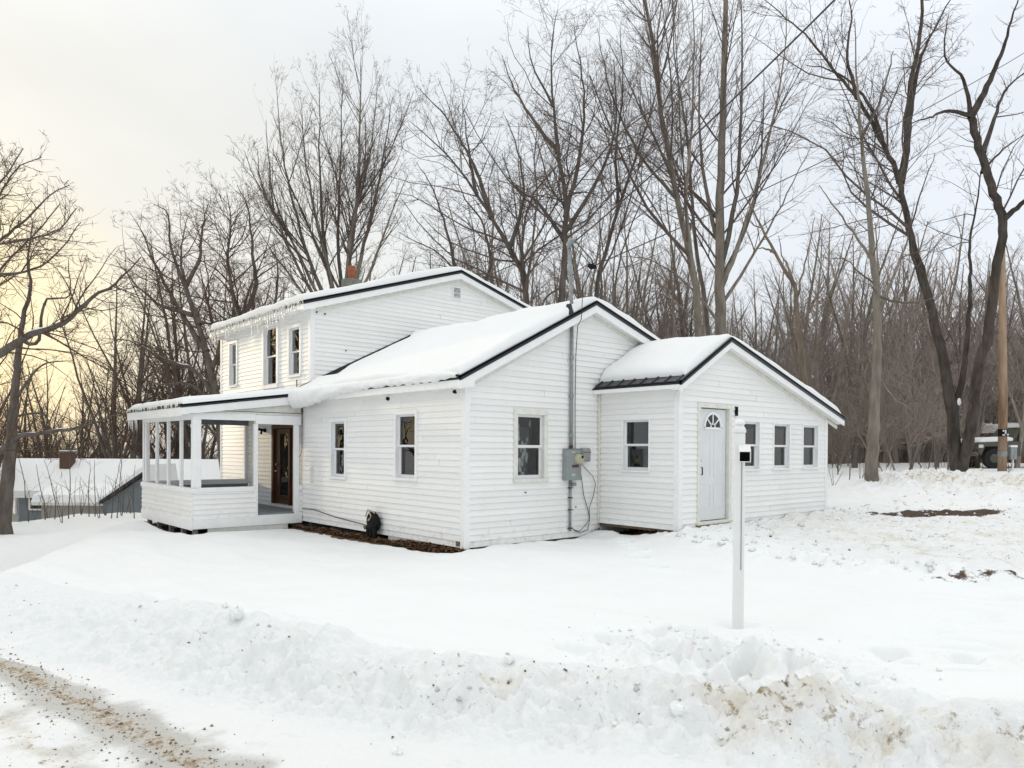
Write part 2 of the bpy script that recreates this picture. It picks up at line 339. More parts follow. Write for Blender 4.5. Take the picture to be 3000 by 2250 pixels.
def macro(x, y):
    z = TW[-3]+TW[-2]*x+TW[-1]*y
    for (px, py, _), w_ in zip(CP, TW[:-3]):
        z = z+w_*np.sqrt((x-px)**2+(y-py)**2+.35)
    # the yard is a plateau that breaks off to the left of the porch
    s_ = -.406*(x+9.3)-.914*(y+3.1); k_ = sst(-13, -10, x)*(1-sst(-2.6, -1.2, x))
    return z+k_*(.13*np.exp(-((s_+.55)/.75)**2)-.38*sst(-.1, 1.0, s_)*(1-sst(1.5, 6, s_)))
def road_dist(x, y):
    best = np.full(np.shape(x), 1e9); sgn = np.ones(np.shape(x))
    for a, b in zip(BASE[:-1], BASE[1:]):
        d = b-a; t = np.clip(((x-a[0])*d[0]+(y-a[1])*d[1])/(d@d), 0, 1)
        dx = x-a[0]-t*d[0]; dy = y-a[1]-t*d[1]; q = np.hypot(dx, dy); s = np.sign(d[0]*(y-a[1])-d[1]*(x-a[0]))
        m = q < best; best = np.where(m, q, best); sgn = np.where(m, s, sgn)
    return best*sgn
def inside(x, y, x0, x1, y0, y1, f):
    return sst(x0-f, x0, x)*(1-sst(x1, x1+f, x))*sst(y0-f, y0, y)*(1-sst(y1, y1+f, y))
def ell(x, y, cx, cy, rx, ry, ang=0.):
    c, s = math.cos(ang), math.sin(ang); u = (x-cx)*c+(y-cy)*s; v = -(x-cx)*s+(y-cy)*c
    return np.sqrt((u/rx)**2+(v/ry)**2)
PITS = [(5.95+random.gauss(0, .55), -1.75+random.gauss(0, .30), random.uniform(.09, .17)) for _ in range(34)]
PITS += [(3.1-.52*i+random.gauss(0, .07), .9+.42*i+random.gauss(0, .06), .12) for i in range(5)]     # a line of footprints to the meter
PITS += [(6.9+.35*i+random.gauss(0, .12), -.35+.33*i+random.gauss(0, .12), .13) for i in range(7)]
ANG = math.atan2(RT[1], RT[0])
BARE = [(-5.9, .06, -.30, .6), (0, 1.9, 3.12, 9), (-9.35, -5.75, -2.42, .3)]
def bare_mask(x, y):
    e = fbm(x, y, 3, 2.2)*.10
    return np.maximum.reduce([inside(x, y+e, *BARE[0], .05), inside(x, y+e*.6, *BARE[1], .05)*(x < 1.87), inside(x+e, y+e, *BARE[2], .06)])
def height(x, y):
    r = road_dist(x, y); m = macro(x, y)
    wd = 1.35-.5*sst(1, 6, x)
    cres = m+.07+.06*fbm(x, y, 3, 1.1)
    n1 = fbm(x, y, 5, 2.6, .62); n2 = fbm(x+40, y, 4, 9, .6); n3 = np.clip(fbm(x-20, y+13, 3, 5.5, .5)-.10, 0, 1)*np.clip(.3+fbm(x, y, 2, 1.2)*2, 0, 1)
    yard = m+.09*fbm(x, y, 3, .42)*sst(-.4, -1.6, y-.4*(x > 0)*x)+.06*fbm(x, y*1.8, 3, .9)
    # wind-shaped ripples on the right of the yard
    rp = np.abs(fbm(x*.5+y*.3, y*1.3-x*.8, 3, .9)); yard = yard-.12*np.exp(-rp*7)*sst(5.8, 7.2, x)*sst(-1.8, -.5, y)
    road = -.5+.012*fbm(x, y, 4, 2.5)+.02*np.clip(n1, -1, 1)*np.exp(-np.abs(r+.9)*3)
    k = sst(0, 1, r/wd); h = road*(1-k)+cres*k
    k2 = sst(0, 1, (r-wd)/.7); h = h*(1-k2)+yard*k2
    bank = np.exp(-((r-wd*.62)/(wd*.62))**2*1.4)
    lump = np.clip(n1, -.35, 1)*.24+n2*.11+.12*fbm(x+7, y-3, 2, 1.1)+.15*n3
    h = h+bank*lump*sst(-.1, .25, r)*(.35+.65*sst(-2, 4, x))
    # trampled place in front of the post, footprints
    tr = np.clip(1.25-ell(x, y, 6.0, -1.7, 1.5, .95, ANG*.55), 0, 1); tr = tr*tr*(3-2*tr)
    h = h+tr*(.17*n1+.12*n2+.1*n3-.06)
    for px, py, pr in PITS:
        q = ((x-px)**2+(y-py)**2)/(pr*pr); h = h-.12*np.exp(-q**1.5)+.04*np.exp(-(np.sqrt(q)-1.35)**2*6)
    # driveway: churned, ploughed flat, with a windrow before it and a dirty heap behind
    dr = np.clip(1.2-ell(x, y, 5.6, 8.2, 5.4, 3.9, ANG*.9), 0, 1); dr = sst(0, .5, dr)
    h = h+dr*(.075*n1+.03*n2)-.04*dr
    wr = np.exp(-((ell(x, y, 5.6, 8.2, 5.4, 3.9, ANG*.9)-1.18)/.07)**2)*(y < 6)
    h = h+wr*(.10+.16*np.clip(n1, 0, 1)+.06*n2+.12*n3)
    hp = np.exp(-(((y-14.8-.05*x)/1.9)**2))*sst(-1.2, 1.5, x)*(1-sst(12, 16, x))
    h = h+hp*(.42+.36*n1+.07*n2)
    h = h+.07*np.exp(-((x-1.95)/.35)**2)*sst(3.0, 3.4, y)*(1-sst(8.6, 9, y))*(.6+n1)
    h = h+.05*sst(-.1, .1, y)*(1-sst(3.1, 3.3, y))*np.exp(-((x-.35)/.3)**2)*(.5+n1*1.2)
    dp = np.hypot(x-5.40, y+.69); h = h-.07*np.exp(-(dp/.13)**2)+.025*np.exp(-((dp-.24)/.07)**2)
    b = bare_mask(x, y)
    soil = np.where((x < .2) & (x > -5.85) & (y < .6), -.055+.28*np.minimum(y, 0)+.025*n2+.03*n1, h-.10+.02*n2)
    h = h*(1-b)+np.minimum(soil, h+.02)*b
    h = np.where((x < .02) & (x > -5.8) & (y > .02) & (y < 8), -.4, h)
    return h
def axis(seg):
    out_ = []
    for a, b, s in seg: out_ += list(np.arange(a, b-1e-6, s))
    return np.array(out_+[seg[-1][1]])
gx = axis([(-400, -120, 14), (-120, -40, 4), (-40, -12, .5), (-12, -2, .085), (-2, 9.5, .026), (9.5, 14, .12), (14, 30, .8), (30, 120, 6), (120, 400, 20)])
gy = axis([(-400, -60, 20), (-60, -20, 3), (-20, -9, .4), (-9, -7, .12), (-7, 1, .026), (1, 4.5, .055), (4.5, 18, .09), (18, 40, .5), (40, 120, 4), (120, 400, 16)])
GX, GY = np.meshgrid(gx, gy, indexing='ij')
GZ = height(GX, GY)
nx, ny = GX.shape
V = np.stack([GX, GY, GZ], -1)
dx_ = np.gradient(GZ, axis=0)/np.gradient(GX, axis=0); dy_ = np.gradient(GZ, axis=1)/np.gradient(GY, axis=1)
NRM = np.stack([-dx_, -dy_, np.ones_like(GZ)], -1); NRM /= np.linalg.norm(NRM, axis=-1, keepdims=True)
RD = road_dist(GX, GY); wdv = 1.35-.5*sst(1, 6, GX)
def gauss(x, s): return np.exp(-(x/s)**2)
lowf = fbm(GX+9, GY-4, 3, .7)
DIRT = 0*GX
TRK = (-(GX-1)*.18+(GY+6.27)*.983)+.05*lowf; TKW = .18+.06*fbm(GX*1.0, GY, 3, 1.3)
DIRT += 1.05*gauss(TRK, TKW)*(RD < 0)                                        # wheel track
DIRT += .62*gauss(TRK+.55, .2)*(RD < 0)+.12*(RD < -.1)
clu = sst(-.15, .35, fbm(GX+3, GY+8, 4, 1.1))
DIRT += (.50*gauss(RD-wdv*.85, .38)*(.22+sst(2.2, 5.0, GX)*.85)*(.65+.5*clu))+.40*gauss(RD-.35, .45)*sst(3, 6, GX)*(.7+.4*clu)
drv = sst(0, .5, np.clip(1.2-ell(GX, GY, 5.6, 8.2, 5.4, 3.9, ANG*.9), 0, 1))
DIRT += drv*.66
DIRT += .85*np.exp(-(((GY-14.6-.05*GX)/1.7)**2))*sst(-1.2, 1.5, GX)*(1-sst(12, 16, GX))
DIRT += .55*np.exp(-((ell(GX, GY, 5.6, 8.2, 5.4, 3.9, ANG*.9)-1.16)/.06)**2)*(GY < 6)*sst(3.5, 6, GX)
ICEA = 1.15*gauss(TRK-.01, TKW*1.35)*(RD < 0)+.22*(RD < -.1)+.3*gauss(TRK+.5, .25)*(RD < 0)+drv*.30
SOIL = 2.4*np.clip(1.25-ell(GX, GY, 3.5, 10.1, 1.4, .60, ANG), 0, 1)+.9*np.clip(1.2-ell(GX, GY, 5.5, 10.2, 1.0, .26, ANG), 0, 1)
SOIL += .62*np.clip(1.2-ell(GX, GY, 6.5, 3.2, 1.7, .22, ANG), 0, 1)
BM = bare_mask(GX, GY)
fi, fj = np.meshgrid(np.arange(nx-1), np.arange(ny-1), indexing='ij')
quad = np.stack([fi*ny+fj, (fi+1)*ny+fj, (fi+1)*ny+fj+1, fi*ny+fj+1], -1)
fc = lambda A: (A[:-1, :-1]+A[1:, :-1]+A[1:, 1:]+A[:-1, 1:])/4
frd = fc(RD); fbare = fc(BM) > .5; fdrv = (fc(drv) > .4) & ~fbare; fwd = fc(wdv)
regions = dict(road=(frd < 0), snow_bank=(frd >= 0) & (frd < fwd+.25) & (fc(GX) > -10), bare_ground=fbare & (frd > 3), driveway=fdrv & (frd > 2.2))
rest = ~(regions['road'] | regions['snow_bank'] | regions['bare_ground'] | regions['driveway']); regions['snow_field'] = rest
SOILG = mat('bare_leafy_soil', (.10, .06, .035), .95, col2=(.17, .10, .06), nscale=18, bump=.7, bscale=60)
for nm, msk in regions.items():
    q = quad[msk]; u, inv = np.unique(q, return_inverse=True); q = inv.reshape(-1, 4)
    me = mesh_np(nm, V.reshape(-1, 3)[u], q, True)
    for an, A in (('dirt', DIRT), ('soil', SOIL), ('ice', ICEA)):
        a_ = me.attributes.new(an, 'FLOAT', 'POINT'); a_.data.foreach_set('value', A.reshape(-1)[u].astype(np.float32))
    me.normals_split_custom_set_from_vertices(NRM.reshape(-1, 3)[u].tolist())
    tag(link(nm, me, SOILG if nm == 'bare_ground' else SNOWB if nm in ('snow_bank', 'driveway', 'road') else SNOWD), kind='structure')
def gz(x, y): return float(height(np.array([float(x)]), np.array([float(y)]))[0])

# ------------------------------------------------------------------ house
LB, LA, YA = 5.823, 5.42, .174
XA = -LB
house = empty('house', (0, 0, 0), 'long white clapboard house with snowy roofs, porch and entry wing', 'house')
E4 = .1016
def clip_band(poly, axis_, lo, hi):
    def cut(P, k, v, keep_gt):
        o = []
        for i in range(len(P)):
            a, b = P[i], P[(i+1) % len(P)]; ia = (a[k] >= v) if keep_gt else (a[k] <= v); ib = (b[k] >= v) if keep_gt else (b[k] <= v)
            if ia: o.append(a)
            if ia != ib:
                t = (v-a[k])/(b[k]-a[k]); o.append((a[0]+t*(b[0]-a[0]), a[1]+t*(b[1]-a[1])))
        return o
    P = cut(poly, axis_, lo, True)
    return cut(P, axis_, hi, False) if P else P
def area(P): return abs(sum(P[i][0]*P[(i+1) % len(P)][1]-P[(i+1) % len(P)][0]*P[i][1] for i in range(len(P))))/2
def join_spans(p):
    out_ = []
    for a, b, Q, off in sorted(p, key=lambda t: t[0]):
        if out_ and a < out_[-1][0]-1e-4: out_[-1][0] = max(out_[-1][0], b); out_[-1][1].append((Q, off))
        else: out_.append([b, [(Q, off)]])
    return [g for _, g in out_]
class Wall:
    def __init__(s, origin, d, n, poly, holes=(), label=None, courses=True, z0=0., smin=None, thick=.12, seed=0, ext=0, board=None, parent=None):
        s.o = np.array([origin[0], origin[1], 0.]); s.d = np.array([d[0], d[1], 0.]); s.n = np.array([n[0], n[1], 0.])
        par = parent or house
        rnd = random.Random(seed); S = [p[0] for p in poly]; Z = [p[1] for p in poly]
        zs = sorted({min(Z), max(Z)} | {h[2] for h in holes} | {h[3] for h in holes})
        mb = MB()
        def segs(lo, hi):
            cuts = [(min(S), max(S))]
            for h in holes:
                if h[2] < hi-1e-6 and h[3] > lo+1e-6:
                    nc = []
                    for a, b in cuts:
                        if h[1] <= a or h[0] >= b: nc.append((a, b)); continue
                        if h[0] > a: nc.append((a, h[0]))
                        if h[1] < b: nc.append((h[1], b))
                    cuts = nc
            return cuts
        for lo, hi in zip(zs[:-1], zs[1:]):
            B = clip_band(poly, 1, lo, hi)
            for a, b in segs(lo, hi):
                Q = clip_band(B, 0, a, b) if B else []
                if len(Q) > 2 and area(Q) > 1e-5:
                    mb.prism([s.P(u, v, 0) for u, v in Q], [s.P(u, v, -thick) for u, v in Q])
        s.obj = mb.build('wall', (INT if courses else TRIM) if board is None else board, par)
        if label: s.obj['label'] = label
        if not courses: return
        k = 0; z = z0
        while z < max(Z):
            lo, hi = z, min(z+E4, max(Z)); pcs = []; B = clip_band(poly, 1, lo, hi)
            # a window edge inside this course splits it into sub-bands
            ed = sorted({lo, hi} | {h[2] for h in holes if lo < h[2] < hi} | {h[3] for h in holes if lo < h[3] < hi})
            wav = [rnd.uniform(-.0015, .0015) for _ in range(4)]
            seam = rnd.uniform(min(S)+.8, max(S)-.6) if max(S)-min(S) > 2.5 and rnd.random() < .7 else None
            for l2, h2 in zip(ed[:-1], ed[1:]):
                if h2-l2 < .004: continue
                C_ = clip_band(B, 1, l2, h2) if len(B) > 2 else []
                for a, b in segs(l2, h2):
                    parts = [(a, b)] if seam is None or not a+.1 < seam < b-.1 else [(a, seam-.004), (seam+.004, b)]
                    for a2, b2 in parts:
                        Q = clip_band(C_, 0, a2, b2) if C_ else []
                        if len(Q) < 3 or area(Q) < 2e-5: continue
                        off = lambda v, z=z, k=k: .022-.018*(v-z)/E4+wav[k % 4]
                        pcs.append((min(q[0] for q in Q), max(q[0] for q in Q), Q, off))
            for grp in join_spans(pcs):
                mb = MB()
                for Q, off in grp: mb.prism([s.P(u, v, off(v)) for u, v in Q], [s.P(u, v, .0005) for u, v in Q])
                mb.build('clapboard', SID, s.obj)
            z += E4; k += 1
    def P(s, u, v, o): return tuple(s.o+s.d*u+s.n*o+np.array([0, 0, v]))
    def box(s, mb, u0, u1, v0, v1, o0, o1):
        return mb.hexa([s.P(u0, v0, o0), s.P(u1, v0, o0), s.P(u1, v0, o1), s.P(u0, v0, o1), s.P(u0, v1, o0), s.P(u1, v1, o0), s.P(u1, v1, o1), s.P(u0, v1, o1)])
def window(W, u0, u1, v0, v1, trim=.065, sill=.05, glass=GLS, split=.5, label=None, proud=.040, trimmat=None, sashw=.04, parent=None, aluminium=False):
    """double-hung window: casing, sashes set back one behind the other, panes"""
    par = parent or house; tm = trimmat or TRIM
    mb = MB()
    W.box(mb, u0, u1, v1-trim, v1, -.1, proud); W.box(mb, u0, u0+trim, v0+sill, v1-trim-.0005, -.1, proud-.003); W.box(mb, u1-trim, u1, v0+sill, v1-trim-.0005, -.1, proud-.003)
    w_ = mb.build('window', tm, par, bevel=.003)
    if label: w_['label'] = label
    mb = MB(); W.box(mb, u0-.01, u1+.01, v0, v0+sill-.001, -.1, proud+.022); mb.build('sill', tm, w_, bevel=.004)
    a, b, c, d = u0+trim, u1-trim, v0+sill, v1-trim; m = c+(d-c)*split
    for nm, lo, hi, o in (('upper_sash', m-.012, d, -.030), ('lower_sash', c, m+.018, -.058)):
        mb = MB(); t = sashw; dd = .026
        W.box(mb, a, b, hi-t*.8, hi, o-dd, o); W.box(mb, a, b, lo, lo+t*(.8 if nm == 'upper_sash' else 1.2), o-dd, o)
        W.box(mb, a, a+t*.75, lo+t*.8, hi-t*.8, o-dd, o-.001); W.box(mb, b-t*.75, b, lo+t*.8, hi-t*.8, o-dd, o-.001)
        mb.build('sash', ALU, w_)
        mb = MB(); W.box(mb, a+t*.6, b-t*.6, lo+t*.6, hi-t*.6, o-.016, o-.012); mb.build('pane', glass, w_)
    return w_

# --- block B: low front wing
winL = (LB-4.536, LB-3.857, .97, 2.201); winR = (LB-2.08, LB-1.335, 1.031, 2.278)
WBl = Wall((XA, 0), (1, 0), (0, -1), [(0, 0), (LB-.005, 0), (LB-.005, 2.66), (0, 2.66)], [winL, winR], 'long wall under the low snowy eave, two windows', seed=1)
window(WBl, *winL, sashw=.045); wr_ = window(WBl, *winR, sashw=.045)
BSL = .506; BAP = 2.9; BAPZ = 4.35
def zB(y): return 2.76+BSL*(y+.24) if y < BAP else BAPZ-.31*(y-BAP)
gwin = (1.024, 1.824, 1.035, 2.293)
WBg = Wall((0, 0), (0, 1), (1, 0), [(0, 0), (8, 0), (8, zB(8)-.09), (BAP, BAPZ-.1), (0, zB(0)-.1)], [gwin, (4.2, 5.0, .4, 2.3)], 'gable wall with electric meter', seed=2)
window(WBg, *gwin, trim=.09, sill=.06, trimmat=TRIMD, sashw=.05)
Wall((XA, 8), (1, 0), (0, 1), [(0, 0), (LB, 0), (LB, zB(8)-.1), (0, zB(8)-.1)], courses=False)
mb = MB().box(XA, -.13, .13, 7.87, .18, .24); mb.build('floor', FLR, house)
mb = MB().box(XA+.01, -.13, .13, 7.87, 2.55, 2.6); mb.build('ceiling', INT, house)
mb = MB().box(-2.35, -2.28, .13, 3.2, .24, 2.55); mb.build('inner_wall', INT, house)
mb = MB().box(-5.5, -.13, 3.2, 3.28, .24, 2.55); mb.build('inner_wall', INT, house)
# --- block A: two storeys
AAP, AAPZ = 4.2, 6.15
def zA(y): return 4.80+.314*(y+.1) if y < AAP else AAPZ-.288*(y-AAP)
x0 = LB+LA
def aw(xa, xb, za, zb): return (x0+xa, x0+xb, za, zb)
uw = [aw(-10.64, -10.04, 3.2, 4.44), aw(-8.40, -7.46, 3.03, 4.62), aw(-6.96, -6.26, 3.22, 4.43)]
dA = (x0-7.85, x0-6.45, .20, 2.15)
WAl = Wall((-x0, YA), (1, 0), (0, -1), [(0, -.02), (LA-.005, -.02), (LA-.005, 4.74), (0, 4.74)], uw+[dA], 'two-storey wall over the porch with three upper windows', seed=3)
window(WAl, *uw[0], glass=GLU, trim=.07); window(WAl, *uw[1], glass=GLU, trim=.10, sill=.09, proud=.05, label='tall upper window with wide casing'); window(WAl, *uw[2], glass=GLU, trim=.08)
WAg = Wall((XA, YA), (0, 1), (1, 0), [(0, 2.6), (8.1, 2.6), (8.1, zA(8.27)-.09), (AAP-YA, AAPZ-.09), (0, 4.74)], [], 'upper gable wall with small louvre vent', z0=.02-.02, seed=4)
Wall((-x0, YA), (0, 1), (-1, 0), [(0, -.2), (8.1, -.2), (8.1, zA(8.27)-.1), (AAP-YA, AAPZ-.1), (0, 4.7)], courses=False)
Wall((-x0, 8.27), (1, 0), (0, 1), [(0, -.2), (LA, -.2), (LA, zA(8.27)-.1), (0, zA(8.27)-.1)], courses=False)
Wall((XA, YA+.02), (0, 1), (1, 0), [(0, -.2), (8.05, -.2), (8.05, 2.59), (0, 2.59)], courses=False, board=INT)
for zf in (.16, 2.7):
    mb = MB().box(-x0+.13, XA-.13, YA+.13, 8.1, zf, zf+.08); mb.build('floor', FLR, house)
mb = MB().box(-9.2, -9.12, YA+.13, 8.1, 2.78, 4.7); mb.build('inner_wall', INT, house)
mb = MB().box(-x0+.13, XA-.13, 3.4, 3.5, 2.78, 4.7); mb.build('inner_wall', INT, house)
mb = MB().box(-x0+.13, XA-.13, 3.4, 3.5, .24, 2.7); mb.build('inner_wall', INT, house)
# --- block C: entry wing
YC, LC, WC, ZC = 3.202, 1.826, 5.334, .223
CAP, CAPZ = 4.5, 3.645
def zCf(y): return 2.775+.58*(y-3.0) if y < CAP else CAPZ-.288*(y-CAP)
cw = (.578, 1.226, 1.206, 2.181)
WCl = Wall((0, YC), (1, 0), (0, -1), [(.0, ZC), (LC-.005, ZC), (LC-.005, 2.72), (.0, 2.72)], [cw], 'narrow side wall of the entry wing with one window', z0=ZC, seed=5)
window(WCl, *cw, trim=.035, sill=.03, proud=.03, sashw=.045)
ow = [(5.16-YC, 5.80-YC, 1.219, 2.19), (6.276-YC, 6.954-YC, 1.219, 2.177), (7.452-YC, 8.157-YC, 1.219, 2.177)]
dC = (3.721-YC, 4.784-YC, .24, 2.45)
WCg = Wall((LC, YC), (0, 1), (1, 0), [(0, ZC), (WC, ZC), (WC, zCf(YC+WC)-.09), (CAP-YC, CAPZ-.09), (0, zCf(YC)-.09)], ow+[dC], 'entry wing gable wall with grey door and three windows', z0=ZC, seed=6)
for q in ow: window(WCg, *q, trim=.04, sill=.035, proud=.03, sashw=.045)
Wall((0, YC+WC), (1, 0), (0, 1), [(0, ZC), (LC, ZC), (LC, 2.35), (0, 2.35)], [], z0=ZC, seed=8)
mb = MB().box(0.02, LC-.125, YC+.13, YC+WC-.13, .24, .30); mb.build('floor', FLR, house)
mb = MB().box(0.02, LC-.01, YC+.01, YC+WC-.01, ZC-.05, ZC-.002); mb.build('underfloor_beam', WOOD, house)
# corner boards
def cboard(x, y, sx, sy, z0, z1, wd=.085, t=.026):
    mb = MB()
    mb.box(min(x, x-sx*wd), max(x, x-sx*wd), min(y, y+sy*t), max(y, y+sy*t), z0, z1)
    mb.box(min(x, x+sx*t), max(x, x+sx*t), min(y+sy*t, y-sy*wd), max(y+sy*t, y-sy*wd), z0, z1)
    mb.build('corner_board', TRIM, house, bevel=.004)
cboard(0, 0, 1, -1, -.02, 2.64); cboard(LC, YC, 1, -1, ZC-.01, 2.70); cboard(LC, YC+WC, 1, 1, ZC-.01, 2.28)
cboard(XA, YA, 1, -1, 2.7, 4.70); cboard(-x0, YA, -1, -1, -.1, 4.70); 
mb = MB().box(.021, .055, YC-.055, YC-.021, ZC, 2.72); mb.build('corner_board', TRIMD, house)

# --- roofs: black metal sheets, rake and eave boards, soffits
def slope_roof(xa, xb, ya, za, yb, zb, name='roof', th=.03, mat_=BLK):
    """metal sheet from eave (ya,za) to ridge (yb,zb) along x"""
    mb = MB(); mb.prism([(xa, ya, za), (xb, ya, za), (xb, yb, zb), (xa, yb, zb)], [(xa, ya, za-th), (xb, ya, za-th), (xb, yb, zb-th), (xa, yb, zb-th)])
    return mb.build(name, mat_, house)
def rake(x, pts, bt=.075, wt=.135, over=.2, side=1):
    """black edge trim, white rake board and soffit along a gable edge at x; pts (y,z) polyline"""
    for (ya, za), (yb, zb) in zip(pts[:-1], pts[1:]):
        mb = MB(); mb.prism([(x, ya, za+.012), (x, yb, zb+.012), (x, yb, zb-bt), (x, ya, za-bt)], [(x-side*.05, ya, za+.012), (x-side*.05, yb, zb+.012), (x-side*.05, yb, zb-bt), (x-side*.05, ya, za-bt)])
        mb.build('roof_edge_trim', BLK, house)
        x1 = x-side*.012
        mb = MB(); mb.prism([(x1, ya, za-bt-.001), (x1, yb, zb-bt-.001), (x1, yb, zb-bt-wt), (x1, ya, za-bt-wt)], [(x1-side*.025, ya, za-bt-.001), (x1-side*.025, yb, zb-bt-.001), (x1-side*.025, yb, zb-bt-wt), (x1-side*.025, ya, za-bt-wt)])
        mb.build('rake_board', TRIM, house)
        mb = MB(); q = bt+wt-.03; xs = x1-side*.026; xe = x-side*over
        mb.prism([(xs, ya, za-q), (xs, yb, zb-q), (xe, yb, zb-q), (xe, ya, za-q)], [(xs, ya, za-q+.02), (xs, yb, zb-q+.02), (xe, yb, zb-q+.02), (xe, ya, za-q+.02)])
        mb.build('soffit', TRIM, house)
        mb = MB(); xm = x-side*(over-.025); q = bt+wt
        mb.prism([(xm, ya+.1, za-q+.0), (xm, yb, zb-q+.0), (xm, yb, zb-q-.07), (xm, ya+.1, za-q-.07)], [(xe, ya+.1, za-q), (xe, yb, zb-q), (xe, yb, zb-q-.07), (xe, ya+.1, za-q-.07)])
        mb.build('frieze_board', TRIMD, house)
def eave(xa, xb, y, z, wall_y, bt=.03, wt=.15):
    s = 1 if wall_y > y else -1
    mb = MB().box(xa, xb, min(y, y+s*.02), max(y, y+s*.02), z-bt-.03, z-bt+.012); mb.build('drip_edge', BLK, house)
    mb = MB().box(xa, xb, min(y+s*.004, y+s*.03), max(y+s*.004, y+s*.03), z-bt-wt, z-bt-.0305); mb.build('fascia', TRIM, house)
    mb = MB().box(xa, xb, min(y+s*.031, wall_y-s*.001), max(y+s*.031, wall_y-s*.001), z-bt-wt+.01, z-bt-wt+.03); mb.build('soffit', TRIM, house)
# B
slope_roof(XA+.01, .20, -.24, zB(-.24), BAP, BAPZ); slope_roof(XA+.01, .20, 8.6, zB(8.6), BAP, BAPZ)
rake(.20, [(-.24, zB(-.24)), (BAP, BAPZ)]); rake(.20, [(BAP, BAPZ), (8.6, zB(8.6))])
eave(XA+.01, .19, -.24, zB(-.24), 0)
mb = MB(); mb.prism([(.185, -.235, 2.56), (.185, -.235, 2.70), (.185, .05, 2.82), (.185, .05, 2.60)], [(.02, -.235, 2.56), (.02, -.235, 2.70), (.02, .05, 2.82), (.02, .05, 2.60)]); mb.build('eave_return', TRIM, house)
# A
xe = -x0-.16
slope_roof(xe, XA+.20, -.10, zA(-.1), AAP, AAPZ); slope_roof(xe, XA+.20, 8.7, zA(8.7), AAP, AAPZ)
rake(XA+.20, [(-.10, zA(-.1)), (AAP, AAPZ)]); rake(XA+.20, [(AAP, AAPZ), (8.7, zA(8.7))])
rake(xe, [(-.10, zA(-.1)), (AAP, AAPZ)], side=-1); rake(xe, [(AAP, AAPZ), (8.7, zA(8.7))], side=-1)
eave(xe, XA+.19, -.10, zA(-.1), YA, wt=.13)
# C
slope_roof(.06, LC+.20, 3.0, zCf(3.0), CAP, CAPZ); slope_roof(.06, LC+.20, 9.0, zCf(9.0), CAP, CAPZ)
rake(LC+.20, [(3.0, zCf(3.0)), (CAP, CAPZ)], wt=.11); rake(LC+.20, [(CAP, CAPZ), (9.0, zCf(9.0))], wt=.11)
eave(.0, LC+.19, 3.0, zCf(3.0), YC, wt=.10)
for k in range(8):       # standing ribs that show at the bare eave of the entry roof
    xx = .1+k*.262
    mb = MB(); mb.prism([(xx-.018, 2.99, zCf(3.0)-.002), (xx-.008, 2.99, zCf(3.0)+.022), (xx+.008, 2.99, zCf(3.0)+.022), (xx+.018, 2.99, zCf(3.0)-.002)], [(xx-.018, CAP-.05, zCf(CAP-.05)-.002), (xx-.008, CAP-.05, zCf(CAP-.05)+.022), (xx+.008, CAP-.05, zCf(CAP-.05)+.022), (xx+.018, CAP-.05, zCf(CAP-.05)-.002)])
    mb.build('roof_rib', BLK, house)
mb = MB().box(-3, LC+.205, CAP-.09, CAP+.09, CAPZ-.01, CAPZ+.02)
# flashing strip where B's roof meets the tall gable
mb = MB(); mb.prism([(XA+.002, -.1, zB(-.1)+.02), (XA+.002, BAP, BAPZ+.02), (XA+.002, BAP, BAPZ+.09), (XA+.002, -.1, zB(-.1)+.12)], [(XA+.03, -.1, zB(-.1)+.02), (XA+.03, BAP, BAPZ+.02), (XA+.03, BAP, BAPZ+.09), (XA+.03, -.1, zB(-.1)+.12)]); mb.build('flashing', BLK, house)
# gable vent
v = MB(); WAg.box(v, 3.86, 4.15, 5.42, 5.46, 0, .04); WAg.box(v, 3.86, 4.15, 5.72, 5.76, 0, .04); WAg.box(v, 3.86, 3.895, 5.46, 5.72, 0, .04); WAg.box(v, 4.115, 4.15, 5.46, 5.72, 0, .04)
vo = v.build('gable_vent', TRIM, house)
v = MB(); WAg.box(v, 3.895, 4.115, 5.46, 5.72, .001, .020); v.build('vent_screen', mat('dark_mesh', (.08, .08, .08), .9), vo)
for k in range(8):
    v = MB(); WAg.box(v, 3.896, 4.114, 5.472+k*.031, 5.483+k*.031, .018, .036); v.build('louvre', TRIM, vo)

# --- entry door
f = MB(); W = WCg; a, b, c, d = dC
W.box(f, a, a+.085, c+.06, d-.085, -.11, .035); W.box(f, b-.085, b, c+.06, d-.085, -.11, .035); W.box(f, a, b, d-.0845, d, -.11, .038)
fr = f.build('door_frame', TRIMD, house, bevel=.004)
f = MB(); W.box(f, a+.1, b-.1, c+.11, d-.1, -.075, -.035)
door = f.build('door', DOORW, house, bevel=.004); ym = (a+b)/2
for (pa, pb, pc, pd) in ((a+.17, ym-.05, .56, 1.02), (ym+.05, b-.17, .56, 1.02), (a+.17, ym-.05, 1.12, 1.90), (ym+.05, b-.17, 1.12, 1.90)):
    f = MB(); W.box(f, pa, pb, pc, pc+.02, -.036, -.030); W.box(f, pa, pb, pd-.02, pd, -.036, -.030); W.box(f, pa, pa+.02, pc+.02, pd-.02, -.036, -.030); W.box(f, pb-.02, pb, pc+.02, pd-.02, -.036, -.030)
    f.build('door_panel_moulding', DOORW, door)
